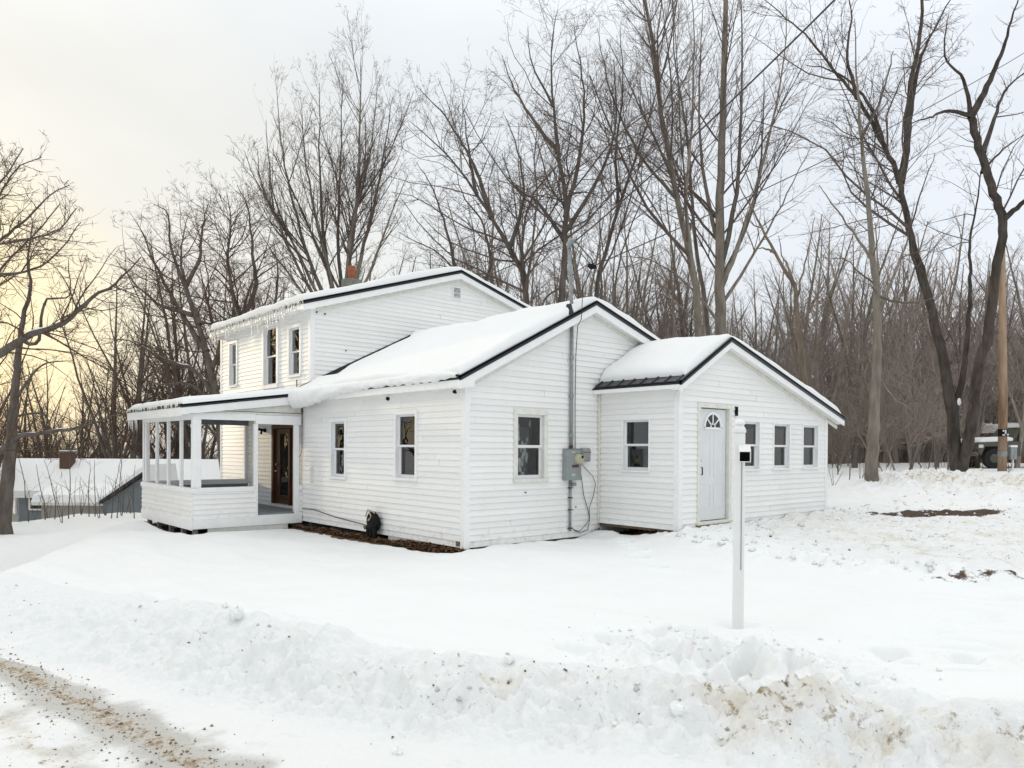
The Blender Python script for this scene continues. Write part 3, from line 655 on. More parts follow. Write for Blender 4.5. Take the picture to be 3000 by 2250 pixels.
# fanlight
fz = 2.02; fr_ = .235
arc = [(ym+fr_*math.cos(t), fz+fr_*math.sin(t)) for t in np.linspace(0, PI, 15)]
arcO = [(ym+(fr_+.045)*math.cos(t), fz-.03+(fr_+.075)*math.sin(t)) for t in np.linspace(0, PI, 15)]
f = MB(); f.prism([W.P(u, v_, -.0345) for u, v_ in arc], [W.P(u, v_, -.031) for u, v_ in arc]); fg = f.build('fanlight', GLS, door)
f = MB(); f.prism([W.P(u, v_, -.0340) for u, v_ in arc], [W.P(u, v_, -.0344) for u, v_ in arc]); f.build('fanlight_backing', INTD, door)
f = MB()
for i in range(14):
    f.hexa([W.P(*arc[i], -.035), W.P(*arcO[i], -.035), W.P(*arcO[i], -.014), W.P(*arc[i], -.014), W.P(*arc[i+1], -.035), W.P(*arcO[i+1], -.035), W.P(*arcO[i+1], -.014), W.P(*arc[i+1], -.014)])
W.box(f, ym-fr_-.045, ym+fr_+.045, fz-.035, fz-.0, -.035, -.014)
for t in (PI*.22, PI*.5, PI*.78):
    ca, sa = math.cos(t), math.sin(t); q = .011
    f.hexa([W.P(ym+.06*ca-q*sa, fz+.06*sa+q*ca, -.03), W.P(ym+.06*ca+q*sa, fz+.06*sa-q*ca, -.03), W.P(ym+.06*ca+q*sa, fz+.06*sa-q*ca, -.016), W.P(ym+.06*ca-q*sa, fz+.06*sa+q*ca, -.016),
            W.P(ym+fr_*ca-q*sa, fz+fr_*sa+q*ca, -.03), W.P(ym+fr_*ca+q*sa, fz+fr_*sa-q*ca, -.03), W.P(ym+fr_*ca+q*sa, fz+fr_*sa-q*ca, -.016), W.P(ym+fr_*ca-q*sa, fz+fr_*sa+q*ca, -.016)])
for i in range(8):
    t0, t1 = PI*i/8, PI*(i+1)/8
    f.hexa([W.P(ym+.055*math.cos(t0), fz+.055*math.sin(t0), -.03), W.P(ym+.08*math.cos(t0), fz+.08*math.sin(t0), -.03), W.P(ym+.08*math.cos(t0), fz+.08*math.sin(t0), -.016), W.P(ym+.055*math.cos(t0), fz+.055*math.sin(t0), -.016),
            W.P(ym+.055*math.cos(t1), fz+.055*math.sin(t1), -.03), W.P(ym+.08*math.cos(t1), fz+.08*math.sin(t1), -.03), W.P(ym+.08*math.cos(t1), fz+.08*math.sin(t1), -.016), W.P(ym+.055*math.cos(t1), fz+.055*math.sin(t1), -.016)])
f.build('fanlight_bars', TRIM, door)
f = MB(); f.tube([W.P(a+.14, 1.42, -.035), W.P(a+.14, 1.42, .0)], .022, 8); f.build('deadbolt', BRASS, door)
f = MB(); W.box(f, a+.115, a+.155, 1.14, 1.33, -.034, -.022); f.tube([W.P(a+.135, 1.30, -.02), W.P(a+.135, 1.30, .03), W.P(a+.135, 1.18, .035), W.P(a+.135, 1.16, -.02)], .011, 6); f.build('door_handle', BLKM, door)
f = MB(); W.box(f, a-.02, b+.01, .285, .335, -.11, .075); f.build('door_sill', TRIMD, house, bevel=.004)
f = MB(); W.box(f, a-.03, b+.02, .12, .284, -.1, .10); f.build('door_step', WOOD, house, bevel=.006)
# --- porch door (dark wood, glazed)
W = WAl; a, b, c, d = dA
f = MB(); W.box(f, a, a+.10, c, d-.09, -.11, .03); W.box(f, b-.10, b, c, d-.09, -.11, .03); W.box(f, a, b, d-.0895, d, -.11, .033); W.box(f, b-.46, b-.38, c, d-.09, -.11, .03)
f.build('porch_door_frame', BROWN, house, bevel=.004)
f = MB(); a2, b2 = a+.105, b-.465
W.box(f, a2, a2+.24, c+.07, d-.1, -.08, -.03); W.box(f, b2-.12, b2, c+.07, d-.1, -.08, -.03); W.box(f, a2+.24, b2-.12, d-.22, d-.1, -.08, -.031); W.box(f, a2+.24, b2-.12, c+.07, c+.27, -.08, -.031)
pd = f.build('porch_door', BROWN, house, bevel=.003)
f = MB(); W.box(f, a2+.24, b2-.12, c+.27, d-.22, -.06, -.055); f.build('pane', GLS, pd)
f = MB(); f.tube([W.P(a2+.13, 1.20, -.03), W.P(a2+.13, 1.20, .02)], .024, 8); f.tube([W.P(a2+.11, 1.04, -.03), W.P(a2+.11, 1.04, .03), W.P(a2+.21, 1.04, .032)], .010, 6); f.build('door_handle', BRASS, pd)
f = MB(); W.box(f, b-.38, b-.10, c+.07, d-.09, -.06, -.03); f.build('sidelight', BROWN, house)
f = MB(); W.box(f, a-.02, b+.02, c-.0, c+.06, -.1, .06); f.build('threshold', TRIMD, house)

# --- porch
porch = house
PY0, PX0, PX1 = -2.35, -9.33, -5.82
f = MB(); 
for k in range(25):
    f = MB(); ya = PY0+.02+k*.1; f.box(PX0+.02, PX1-.005, ya, min(ya+.096, YA-.025), .165, .20+.0006*(k % 3)); f.build('deck_board', GREYP, porch) if ya+.05 < YA-.03 else None
f = MB(); f.box(PX0-.02, PX1+.01, PY0-.025, PY0-.001, -.06, .14); f.build('skirt_board', TRIM, porch)
f = MB(); f.box(PX1-.012, PX1+.018, PY0, -.03, -.04, .17); f.build('skirt_board', TRIM, porch)
f = MB(); f.box(PX1-.03, PX1-.004, PY0+.3, -.35, -.20, -.045); f.build('skirt_board', TRIMD, porch)
f = MB(); f.box(PX0-.02, PX0+.01, PY0, YA-.03, -.06, .15); f.build('skirt_board', TRIM, porch)
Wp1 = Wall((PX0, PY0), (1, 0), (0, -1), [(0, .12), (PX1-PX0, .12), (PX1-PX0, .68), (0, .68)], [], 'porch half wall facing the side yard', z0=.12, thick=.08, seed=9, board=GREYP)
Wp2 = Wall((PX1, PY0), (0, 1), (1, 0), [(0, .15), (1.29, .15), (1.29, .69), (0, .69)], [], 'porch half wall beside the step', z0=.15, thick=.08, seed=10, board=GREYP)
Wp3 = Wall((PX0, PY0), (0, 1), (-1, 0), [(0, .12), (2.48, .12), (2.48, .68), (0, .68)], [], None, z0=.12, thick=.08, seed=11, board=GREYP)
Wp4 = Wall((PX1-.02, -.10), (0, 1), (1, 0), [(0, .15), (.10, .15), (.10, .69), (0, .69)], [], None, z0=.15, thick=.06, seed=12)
f = MB(); f.box(PX0-.03, PX1+.03, PY0-.035, PY0+.10, .68, .78); f.build('porch_rail', TRIM, porch, bevel=.005)
f = MB(); f.box(PX1-.09, PX1+.028, PY0+.1005, -1.10, .69, .785); f.build('porch_rail', TRIM, porch, bevel=.005)
f = MB(); f.box(PX0-.03, PX0+.09, PY0+.1005, YA-.03, .68, .80); f.build('porch_rail', TRIM, porch, bevel=.005)
f = MB(); f.box(PX1-.09, PX1+.02, -.10, -.02, .69, .785); f.build('porch_rail', TRIM, porch)
def post(xa, xb, ya, yb, za, zb, name='porch_post', m=TRIM):
    f = MB(); f.box(xa, xb, ya, yb, za, zb); return f.build(name, m, porch, bevel=.006)
for xa, wd in ((-9.13, .085), (-8.32, .065), (-7.50, .065), (-6.65, .065)): post(xa, xa+wd, PY0+.0, PY0+wd, .78, 2.16)
post(PX1-.10, PX1+.008, PY0-.005, PY0+.165, .785, 2.165); post(PX1-.08, PX1+.012, -1.10, -1.02, .16, 2.10); post(PX1-.08, PX1+.012, -.205, -.10, .16, 2.10)
post(PX0, PX0+.09, YA-.12, YA-.03, .80, 2.16); post(PX0, PX0+.09, PY0, PY0+.09, .78, 2.16)
for lx in (-9.05, -8.3, -7.45, -6.65, -5.95):
    post(lx, lx+.09, PY0+.03, PY0+.12, -.6, -.061, 'porch_pier', GREYP); post(lx, lx+.09, -1.0, -.91, -.6, .1, 'porch_pier', GREYP)
f = MB(); f.prism([(-9.0, PY0+.05, -.06), (-8.9, PY0+.05, -.06), (-9.0, PY0+.05, -.3)], [(-9.0, PY0+.1, -.06), (-8.9, PY0+.1, -.06), (-9.0, PY0+.1, -.3)]); f.build('brace', GREYP, porch)
# beams, roof
def zP(y): return 2.445+.142*(y+2.6)
f = MB(); f.box(PX0-.01, PX1+.0, PY0-.0, PY0+.09, 2.16, 2.30); f.build('porch_beam', TRIM, porch)
f = MB(); f.box(PX0-.01, PX0+.09, PY0+.0905, YA-.03, 2.16, 2.34); f.build('porch_beam', GREYP, porch)  # far beam grey all over: shade on its inner side, as colour
f = MB(); f.box(PX1-.09, PX1+.001, PY0+.0905, -1.07, 2.166, 2.30); f.build('porch_beam', TRIM, porch)
f = MB(); f.box(PX1-.09, PX1+.02, -1.069, -.06, 2.10, 2.29); f.build('porch_header', TRIM, porch, bevel=.004)
f = MB(); f.prism([(PX1-.01, PY0, 2.30), (PX1-.01, -.05, 2.295), (PX1-.01, -.05, 2.72), (PX1-.01, PY0, 2.40)], [(PX1-.05, PY0, 2.30), (PX1-.05, -.05, 2.295), (PX1-.05, -.05, 2.72), (PX1-.05, PY0, 2.40)]); f.build('porch_gable_panel', TRIMD, porch)
f = MB(); f.box(PX1-.012, PX1+.012, PY0, -.05, 2.36, 2.372); f.build('moulding', TRIM, porch)
f = MB(); f.prism([(-9.62, -2.6, zP(-2.6)), (-5.74, -2.6, zP(-2.6)), (-5.74, YA-.03, zP(YA)), (-9.62, YA-.03, zP(YA))], [(-9.62, -2.6, zP(-2.6)-.03), (-5.74, -2.6, zP(-2.6)-.03), (-5.74, YA-.03, zP(YA)-.03), (-9.62, YA-.03, zP(YA)-.03)]); f.build('porch_roof', BLK, porch)
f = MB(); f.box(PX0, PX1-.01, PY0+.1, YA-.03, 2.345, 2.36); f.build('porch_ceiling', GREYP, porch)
for xx, sd_ in ((-5.74, 1), (-9.62, -1)):
    f = MB(); f.prism([(xx, -2.61, zP(-2.6)+.012), (xx, -.02, zP(-.02)+.012), (xx, -.02, zP(-.02)-.065), (xx, -2.61, zP(-2.6)-.065)], [(xx-sd_*.04, -2.61, zP(-2.6)+.012), (xx-sd_*.04, -.02, zP(-.02)+.012), (xx-sd_*.04, -.02, zP(-.02)-.065), (xx-sd_*.04, -2.61, zP(-2.6)-.065)]); f.build('roof_edge_trim', BLK, porch)
    f = MB(); x1 = xx-sd_*.01; f.prism([(x1, -2.6, zP(-2.6)-.066), (x1, -.02, zP(-.02)-.066), (x1, -.02, zP(-.02)-.24), (x1, -2.6, zP(-2.6)-.20)], [(x1-sd_*.025, -2.6, zP(-2.6)-.066), (x1-sd_*.025, -.02, zP(-.02)-.066), (x1-sd_*.025, -.02, zP(-.02)-.24), (x1-sd_*.025, -2.6, zP(-2.6)-.20)]); f.build('rake_board', TRIM, porch)
f = MB(); f.box(-9.62, -5.741, -2.62, -2.601, 2.39, 2.455); f.build('drip_edge', BLK, porch)
f = MB(); f.box(-9.60, -5.755, -2.612, -2.588, 2.215, 2.3895); f.build('fascia', TRIM, porch)
f = MB(); f.box(-9.59, -5.78, -2.587, PY0-.001, 2.24, 2.26); f.build('soffit', TRIM, porch)
# porch lamp
f = MB(); f.tube([(-8.22, YA-.02, 2.02), (-8.22, YA-.06, 2.02)], .05, 10); lamp = f.build('wall_lamp', BLKM, house)
f = MB(); f.tube([(-8.22, YA-.06, 2.03), (-8.30, YA-.16, 2.05), (-8.36, YA-.22, 2.04)], [.02, .035, .05], 8); f.tube([(-8.25, YA-.1, 2.02), (-8.25, YA-.12, 1.93)], [.03, .025], 8); f.build('lamp_head', BLKM, lamp)
# small bits on walls
for (W_, u, v_, rr) in ((WAl, x0-9.85, 2.2, .03), (WAg, .12, 4.62, .022), (WAg, .32, 4.60, .022), (WAg, .85, 3.83, .015), (WAg, .62, 3.35, .015), (WBl, LB-.25, 2.54, .035), (WBl, LB-2.3, 2.52, .04), (WBg, 1.3, .86, .013), (WBg, 2.55, .55, .010), (WCg, 4.93-YC, 2.35, .03)):
    f = MB(); f.tube([W_.P(u, v_, 0), W_.P(u, v_, .05)], [rr, rr*.8], 8); f.build('wall_fitting', BLKM if rr > .028 else RUST, house)
f = MB(); WCg.box(f, 4.90-YC, 4.96-YC, 2.25, 2.42, .01, .05); f.build('wall_fitting', BLKM, house)
f = MB(); WBl.box(f, LB-5.42, LB-5.26, .86, 1.18, .005, .03); f.build('utility_hatch', TRIMD, house, bevel=.004)
f = MB(); f.tube([(XA+.06, -.05, 2.7), (XA+.05, -.05, 2.2), (XA+.07, -.06, 1.6), (XA-.0, -.06, 1.45), (XA-.12, -.08, 1.35)], .007, 5); f.tube([(-6.45, YA-.03, 2.78), (-6.42, YA-.05, 3.0), (-6.45, YA-.04, 3.15)], .012, 5); f.build('wall_cable', CABLE, house)
f = MB(); f.tube([(XA+.05, -.04, .27), (-5.2, -.035, .28), (-4.2, -.04, .19), (-3.4, -.04, .15), (-2.8, -.06, .12)], .009, 5); f.build('wall_cable', CABLE, house)
# chimney flue
f = MB(); f.tube([(-8.2, 2.5, 5.55), (-8.2, 2.5, 6.06)], .27, 12); ch = f.build('chimney', CEMENT, house, smooth=False)
f = MB(); f.tube([(-8.2, 2.5, 6.05), (-8.2, 2.5, 6.43)], .105, 16, cap=False); f.tube([(-8.2, 2.5, 6.43), (-8.2, 2.5, 6.05)], .085, 16, cap=False); f.build('chimney_flue', CLAY, ch, smooth=True)
# bottom-corner rot, sill board along B's wall foot
for (xa, xb) in ((-2.3, -1.25),): f = MB(); f.box(xa, xb, .0, .03, -.16, -.003); f.build('foundation_board', TRIMD, house)
f = MB(); f.box(-.2, -.10, -.028, -.005, .02, .10); f.build('rotten_patch', WOOD, house)
# things inside behind glass
PANEL = mat('grey_panel', (.30, .31, .30), .8, noise=.1, nscale=2)  # flat grey panels added behind the panes to cut reflection contrast
f = MB(); WBl.box(f, winL[0]-.03, winL[1]+.03, winL[2]-.02, winL[3]+.02, -.22, -.215); tag(f.build('window_panel', PANEL, None), 'grey panel added behind the long wall window nearer the porch', 'blind')
f = MB(); WBl.box(f, winR[0]-.03, winR[0]+.30, winR[2]-.02, winR[3]+.02, -.24, -.235); tag(f.build('window_panel', PANEL, None), 'grey panel added beside the dark plastic in the nearer long wall window', 'blind')
sh = []
for i in range(9):
    for j in range(15):
        u = winR[0]+.30+.035*i; v_ = winR[2]+.06+.08*j
        sh.append(WBl.P(u+.05*math.sin(j*.5+1)*(i/8), v_, -.16-.05*math.sin(i*1.9+j*.4)-.03*math.cos(j*.9+i)))
f = MB(); f.add(sh, [(i*15+j, (i+1)*15+j, (i+1)*15+j+1, i*15+j+1) for i in range(8) for j in range(14)])
o = f.build('plastic_sheet', INTD, None, smooth=True); tag(o, 'crumpled dark plastic sheet hanging behind the long wall\'s nearer window', 'plastic sheet')
f = MB(); f.box(-.30, -.14, 1.42, 1.68, 1.10, 1.20); o = f.build('cardboard_box', mat('off_white_card', (.55, .55, .52), .8), None, bevel=.004); tag(o, 'small white box with red lid on the gable window ledge', 'box')
f = MB(); f.box(-.302, -.138, 1.418, 1.682, 1.201, 1.235); f.build('lid', mat('dull_red_card', (.35, .06, .05), .7), o)
f = MB(); f.box(-.45, -.132, .9, 1.95, 1.02, 1.09); o = f.build('shelf', WOOD, house)
f = MB(); f.tube([(-7.2, .9, .24), (-7.2, .9, .95)], [.24, .28], 14); f.tube([(-7.2, .9, .96), (-7.2, .9, 1.0)], .30, 14); o = f.build('added_bin', mat('blue_plastic', (.03, .09, .22), .5), None); tag(o, 'blue bin with pale rim added inside the brown porch door for the reflection in its glass', 'bin')  # bin added indoors to show the blue barrel reflected in the door
print('HOUSE', len(bpy.data.objects))

# ------------------------------------------------------------------ electric service on the gable wall
ms = empty('electric_meter', (.03, 2.38, 1.05), 'grey electric meter cabinet with round dial on the gable wall', 'electric meter')
f = MB(); f.box(.021, .15, 2.20, 2.57, 1.05, 1.61); f.build('cabinet', METER, ms, bevel=.008)
f = MB(); f.box(.10, .155, 2.196, 2.574, 1.606, 1.616); f.build('cabinet_hood', METER, ms)
f = MB(); f.tube([(.151, 2.475, 1.43), (.20, 2.475, 1.43), (.235, 2.475, 1.43)], [.098, .092, .075], 18); f.build('dial', mat('dial_cream', (.45, .43, .30), .25), ms, smooth=False)
f = MB(); f.tube([(.236, 2.50, 1.47), (.245, 2.50, 1.47)], .025, 8); f.build('dial_plate', BLKM, ms)
f = MB(); f.box(.151, .153, 2.32, 2.49, 1.28, 1.33); f.build('nameplate', RUST, ms)
f = MB(); f.box(.151, .153, 2.30, 2.40, 1.545, 1.570); f.box(.151, .153, 2.31, 2.40, 1.13, 1.165); f.build('sticker', mat('sticker', (.62, .55, .53), .5, noise=.3, nscale=60), ms)
f = MB(); f.tube([(.06, 2.385, 1.62), (.06, 2.385, 3.0), (.12, 2.30, 3.9), (.13, 2.26, 4.4)], .030, 10)
ss = empty('service_mast', (.06, 2.385, 1.62), 'galvanised service mast from the meter up through the low wing roof', 'mast')
f = MB(); f.tube([(.06, 2.385, 1.62), (.06, 2.385, 3.85)], .030, 10); f.build('conduit', GALV, ss, smooth=True)
f = MB(); f.tube([(.06, 2.385, 4.0), (.09, 2.35, 4.10), (.10, 2.26, 5.22)], .033, 10); f.build('mast_pipe', GALV, ss, smooth=True)
f = MB(); f.tube([(.10, 2.27, 4.02), (.10, 2.262, 4.22)], [.10, .045], 10); f.build('roof_boot', BLK, ss)
f = MB(); f.tube([(.10, 2.26, 5.22), (.10, 2.26, 5.30), (.11, 2.29, 5.36), (.15, 2.36, 5.36)], [.04, .055, .06, .045], 10); f.build('weatherhead', GALV, ss, smooth=True)
f = MB(); f.tube([(.152, 2.363, 5.36), (.156, 2.370, 5.358)], .042, 10); f.build('weatherhead_mouth', BLKM, ss)
for z in (1.84, 2.55, 3.25, 4.75):
    f = MB(); f.tube([(.06 if z < 4 else .098, 2.385 if z < 4 else 2.285, z), (.06 if z < 4 else .098, 2.385 if z < 4 else 2.285, z+.05)], .043, 10); f.build('coupling', GALV, ss)
f = MB(); f.tube([(.06, 2.385, 1.617), (.06, 2.385, 1.68)], .036, 10); f.build('rusty_collar', RUST, ss)
f = MB(); f.tube([(.05, 2.385, 1.05), (.05, 2.385, .12)], .022, 8); o = f.build('conduit', GALV, None, smooth=True)
tag(o, 'rusty lower conduit running from the meter into the snow', 'conduit'); 
for z in (.90, .72, .50, .16): f = MB(); f.box(.021, .075, 2.345, 2.425, z, z+.018); f.build('strap', RUST, o)
f = MB(); f.box(.021, .09, 2.40, 2.50, .94, 1.0); f.build('junction_box', GALV, o)
f = MB(); f.box(.021, .14, 2.62, 2.85, 1.38, 1.635); o = f.build('phone_box', PLGREY, None, bevel=.03); tag(o, 'grey plastic phone box mounted right of the meter', 'phone box')
f = MB(); f.box(.139, .146, 2.63, 2.84, 1.55, 1.556); f.build('seam', BLKM, o)
def sag(p, q, d, n=14):
    p = np.array(p, float); q = np.array(q, float)
    return [p+(q-p)*t-np.array([0, 0, d*4*t*(1-t)]) for t in np.linspace(0, 1, n)]
f = MB()
f.tube([(.06, 2.60, 1.38), (.06, 2.66, 1.1), (.05, 2.74, .75), (.05, 2.87, .45), (.05, 2.90, .28), (.08, 2.82, .12), (.08, 2.6, .07), (.05, 2.5, .12), (.03, 2.45, .18)], .007, 5)
f.tube([(.06, 2.62, 1.38), (.06, 2.80, 1.23), (.06, 2.98, 1.10), (.06, 3.05, .95), (.06, 2.98, .72), (.06, 2.88, .52), (.06, 2.89, .32), (.06, 2.80, .22), (.08, 2.6, .10), (.05, 2.48, .14)], .006, 5)
tag(f.build('loose_cable', CABLE, None), 'two thin black cables looping down beside the conduit', 'cable')
f = MB(); f.tube([(.05, 2.50, 1.62), (.05, 2.49, 2.4), (.05, 2.50, 3.3), (.12, 2.47, 3.85), (.24, 2.44, 3.95), (.25, 2.45, 4.3), (.24, 2.47, 4.7), (.2, 2.6, 4.95)], .007, 5)
tag(f.build('phone_wire', CABLE, None), 'thin black wire running up the gable beside the mast', 'wire')
# service drop
insul = at(1278, 576, 12.6)
f = MB(); f.tube([(.12, 2.29, 5.30), tuple(np.array((.12, 2.29, 5.30))+(insul-np.array((.12, 2.29, 5.30)))*.5+np.array((0, 0, .03))), tuple(insul)], .008, 5)
f.tube([(.15, 2.36, 5.36), tuple(insul+np.array([.0, 0, .12])), tuple(insul+np.array([.02, .04, .0]))], .012, 5)
sw = f.build('service_wire', CABLE, None); tag(sw, 'short wires from the weatherhead to the dark splice clamp', 'wire')
f = MB(); f.tube([insul-np.array([.04, .05, -.03]), insul, insul+np.array([.05, .06, .0])], [.03, .055, .03], 8); tag(f.build('wire_clamp', BLKM, None), 'dark splice clamp hanging in the wires right of the mast', 'clamp')
f = MB(); f.tube(sag(insul, at(2260, 85, 24), .25), .011, 5); tag(f.build('overhead_wire', WIREM, None), 'lower overhead wire rising from the clamp to the right', 'wire')
f = MB(); f.tube(sag((.15, 2.36, 5.36), at(1872, -70, 9.0), .10), .013, 5); tag(f.build('overhead_wire', WIREM, None), 'thick overhead wire rising steeply from the mast top', 'wire')

# ------------------------------------------------------------------ black object at the foot of the long wall
hv = empty('exhaust_hood', (-2.62, -.14, -.1), 'black hood with beige looped cord standing against the wall foot', 'exhaust hood')
V_ = []; F_ = []
def blob(cx, cy, cz, rx, ry, rz, n=12, m=8, seed=1, amp=.06, zmin=-1.):
    r_ = random.Random(seed); V_ = []; F_ = []
    ph = [r_.uniform(0, 6) for _ in range(4)]
    for i in range(m+1):
        t = PI*i/m
        for j in range(n):
            a = 2*PI*j/n; q = 1+amp*(math.sin(3*a+ph[0]+t*2)+math.sin(5*a+ph[1]-t*3))
            V_.append((cx+rx*q*math.sin(t)*math.cos(a), cy+ry*q*math.sin(t)*math.sin(a), cz+rz*q*max(zmin, math.cos(t))))
    for i in range(m):
        for j in range(n): F_.append((i*n+j, i*n+(j+1) % n, (i+1)*n+(j+1) % n, (i+1)*n+j))
    return V_, F_
f = MB(); f.add(*blob(-2.62, -.13, .22, .19, .11, .20, seed=3)); f.build('body', BLKM, hv, smooth=True)
for dx in (-.13, -.02, .10): f = MB(); f.tube([(-2.62+dx, -.15, .15), (-2.62+dx, -.17, -.16)], [.055, .035], 7); f.build('leg', BLKM, hv)
f = MB(); f.tube([(-2.75, -.22, .33), (-2.66, -.22, .47), (-2.57, -.2, .33), (-2.62, -.24, .26)], .014, 6); f.tube([(-2.66, -.2, .38), (-2.62, -.2, .46), (-2.52, -.16, .40)], .012, 6); f.build('cord', mat('beige_cord', (.45, .38, .28), .7), hv)
f = MB(); f.add(*blob(-2.84, -.18, .12, .04, .03, .045, n=8, m=5)); f.build('valve', mat('green_plastic', (.12, .2, .05), .5), hv)

# ------------------------------------------------------------------ white post with newspaper box
px, py = 5.40, -.69
tp = empty('mailbox_post', (px, py, gz(px, py)), 'tall white square post with open box near the top, standing in snow', 'post')
ang = math.atan2(FW[1], FW[0])
def rbox(cx, cy, hx, hy, z0, z1, a, sh=0):
    c, s = math.cos(a), math.sin(a)
    P = [(cx+u*c-v*s, cy+u*s+v*c) for u, v in ((-hx, -hy), (hx, -hy), (hx, hy), (-hx, hy))]
    return [(x, y, z0) for x, y in P]+[(x, y, z1) for x, y in P]
a_ = math.atan2(py-CAM[1], px-CAM[0])+R(1.5)
f = MB(); f.hexa(rbox(px, py, .054, .054, -.6, 1.79, a_)); f.build('shaft', WHITE, tp, bevel=.006)
f = MB(); f.hexa(rbox(px, py, .062, .062, 1.79, 1.82, a_)); P1 = rbox(px, py, .062, .062, 1.82, 1.83, a_)[:4]; P2 = rbox(px, py, .018, .018, 1.9, 1.9, a_)[:4]
f.hexa(P1+P2); f.build('cap', WHITE, tp, bevel=.004)
# the open box, its mouth turned to the road
c, s = math.cos(a_), math.sin(a_)
bc = np.array([px, py])-np.array([c, s])*.155+np.array([s, -c])*.045
def bx(u0, u1, v0, v1, z0, z1):     # u along the view, v to the right
    P = [(bc[0]+u*c+v*s, bc[1]+u*s-v*c) for u, v in ((u0, v0), (u1, v0), (u1, v1), (u0, v1))]
    return [(x, y, z0) for x, y in P]+[(x, y, z1) for x, y in P]
f = MB(); h0, h1 = 1.50, 1.60
f.hexa(bx(-.1, .1, -.056, .056, h0, h0+.007)); f.hexa(bx(-.1, .1, -.056, -.049, h0+.007, h1)); f.hexa(bx(-.1, .1, .049, .056, h0+.007, h1)); f.hexa(bx(.093, .1, -.049, .049, h0+.007, h1))
A_ = bx(-.1, .1, -.056, .056, h1, h1); q = [A_[0], A_[1], A_[2], A_[3], (A_[0][0], A_[0][1], h1+.008), (A_[1][0], A_[1][1], h1+.07), (A_[2][0], A_[2][1], h1+.07), (A_[3][0], A_[3][1], h1+.008)]
f.hexa(q); f.build('box', WHITE, tp)
f = MB(); f.hexa(bx(.085, .092, -.048, .048, h0+.008, h1-.001)); f.build('box_mouth_shade', BLKM, tp)  # black plate at the back: shade inside the open mouth, as colour

f = MB(); bb = np.array([px, py])-np.array([c, s])*.0555+np.array([s, -c])*.022
f.hexa([tuple(p) for p in rbox(bb[0], bb[1], .003, .0045, .42, h0, a_)]); f.build('groove_shade', PLGREY, tp)  # thin grey strip: a groove's shading laid on the face as colour
f = MB(); V_, F_ = blob(px, py, 1.885, .055, .055, .045, zmin=-.3, amp=.03); f.add(V_, F_); f.build('snow_cap', SNOW, tp, smooth=True)

# ------------------------------------------------------------------ snow on the roofs
def roof_snow(name, label, xa, xb, ya, za, yb, zb, t=.13, round_=.13, nx=70, ny=46, seed=0, ragged=.03, open_ridge=True, keep=None, endfade=True):
    """quilt of snow on the plane from (ya,za) to (yb,zb); swells over rounded edges"""
    u = np.linspace(0, 1, nx); v_ = np.linspace(0, 1, ny)
    # crowd samples to the borders
    u = .5-.5*np.cos(PI*u)*.75-.5*.25*(1-2*u); v_ = .5-.5*np.cos(PI*v_)*.75-.5*.25*(1-2*v_)
    U, Vv = np.meshgrid(u, v_, indexing='ij')
    X = xa+(xb-xa)*U; Y = ya+(yb-ya)*Vv; Z = za+(zb-za)*Vv
    Lx = abs(xb-xa); Ly = math.hypot(yb-ya, zb-za)
    rag = fbm(X*1+seed, Y*0+seed, 4, 3.0)*ragged
    de = np.minimum(U*Lx, (1-U)*Lx); dv = Vv*Ly
    f1 = np.sqrt(np.clip(1-(1-np.clip(de/round_, 0, 1))**2, 0, 1)); f2 = np.sqrt(np.clip(1-(1-np.clip(dv/round_, 0, 1))**2, 0, 1))
    th = t*f1*f2*(1+.22*fbm(X+seed, Y, 4, 1.0)+.05*fbm(X, Y+seed, 3, 5))
    sgn = 1 if yb > ya else -1; Y = Y-sgn*rag*(1-Vv)**6
    nn = np.array([0, -(zb-za), (yb-ya)]); nn = nn/np.linalg.norm(nn); nn = nn if nn[2] > 0 else -nn
    Vt = np.stack([X+0*nn[0], Y+nn[1]*th, Z+nn[2]*th+.004], -1)
    I, J = np.meshgrid(np.arange(nx-1), np.arange(ny-1), indexing='ij')
    q = np.stack([I*ny+J, (I+1)*ny+J, (I+1)*ny+J+1, I*ny+J+1], -1).reshape(-1, 4)
    if sgn < 0: q = q[:, ::-1]
    return tag(link(name, mesh_np(name, Vt.reshape(-1, 3), q, True), SNOW), label, 'snow')
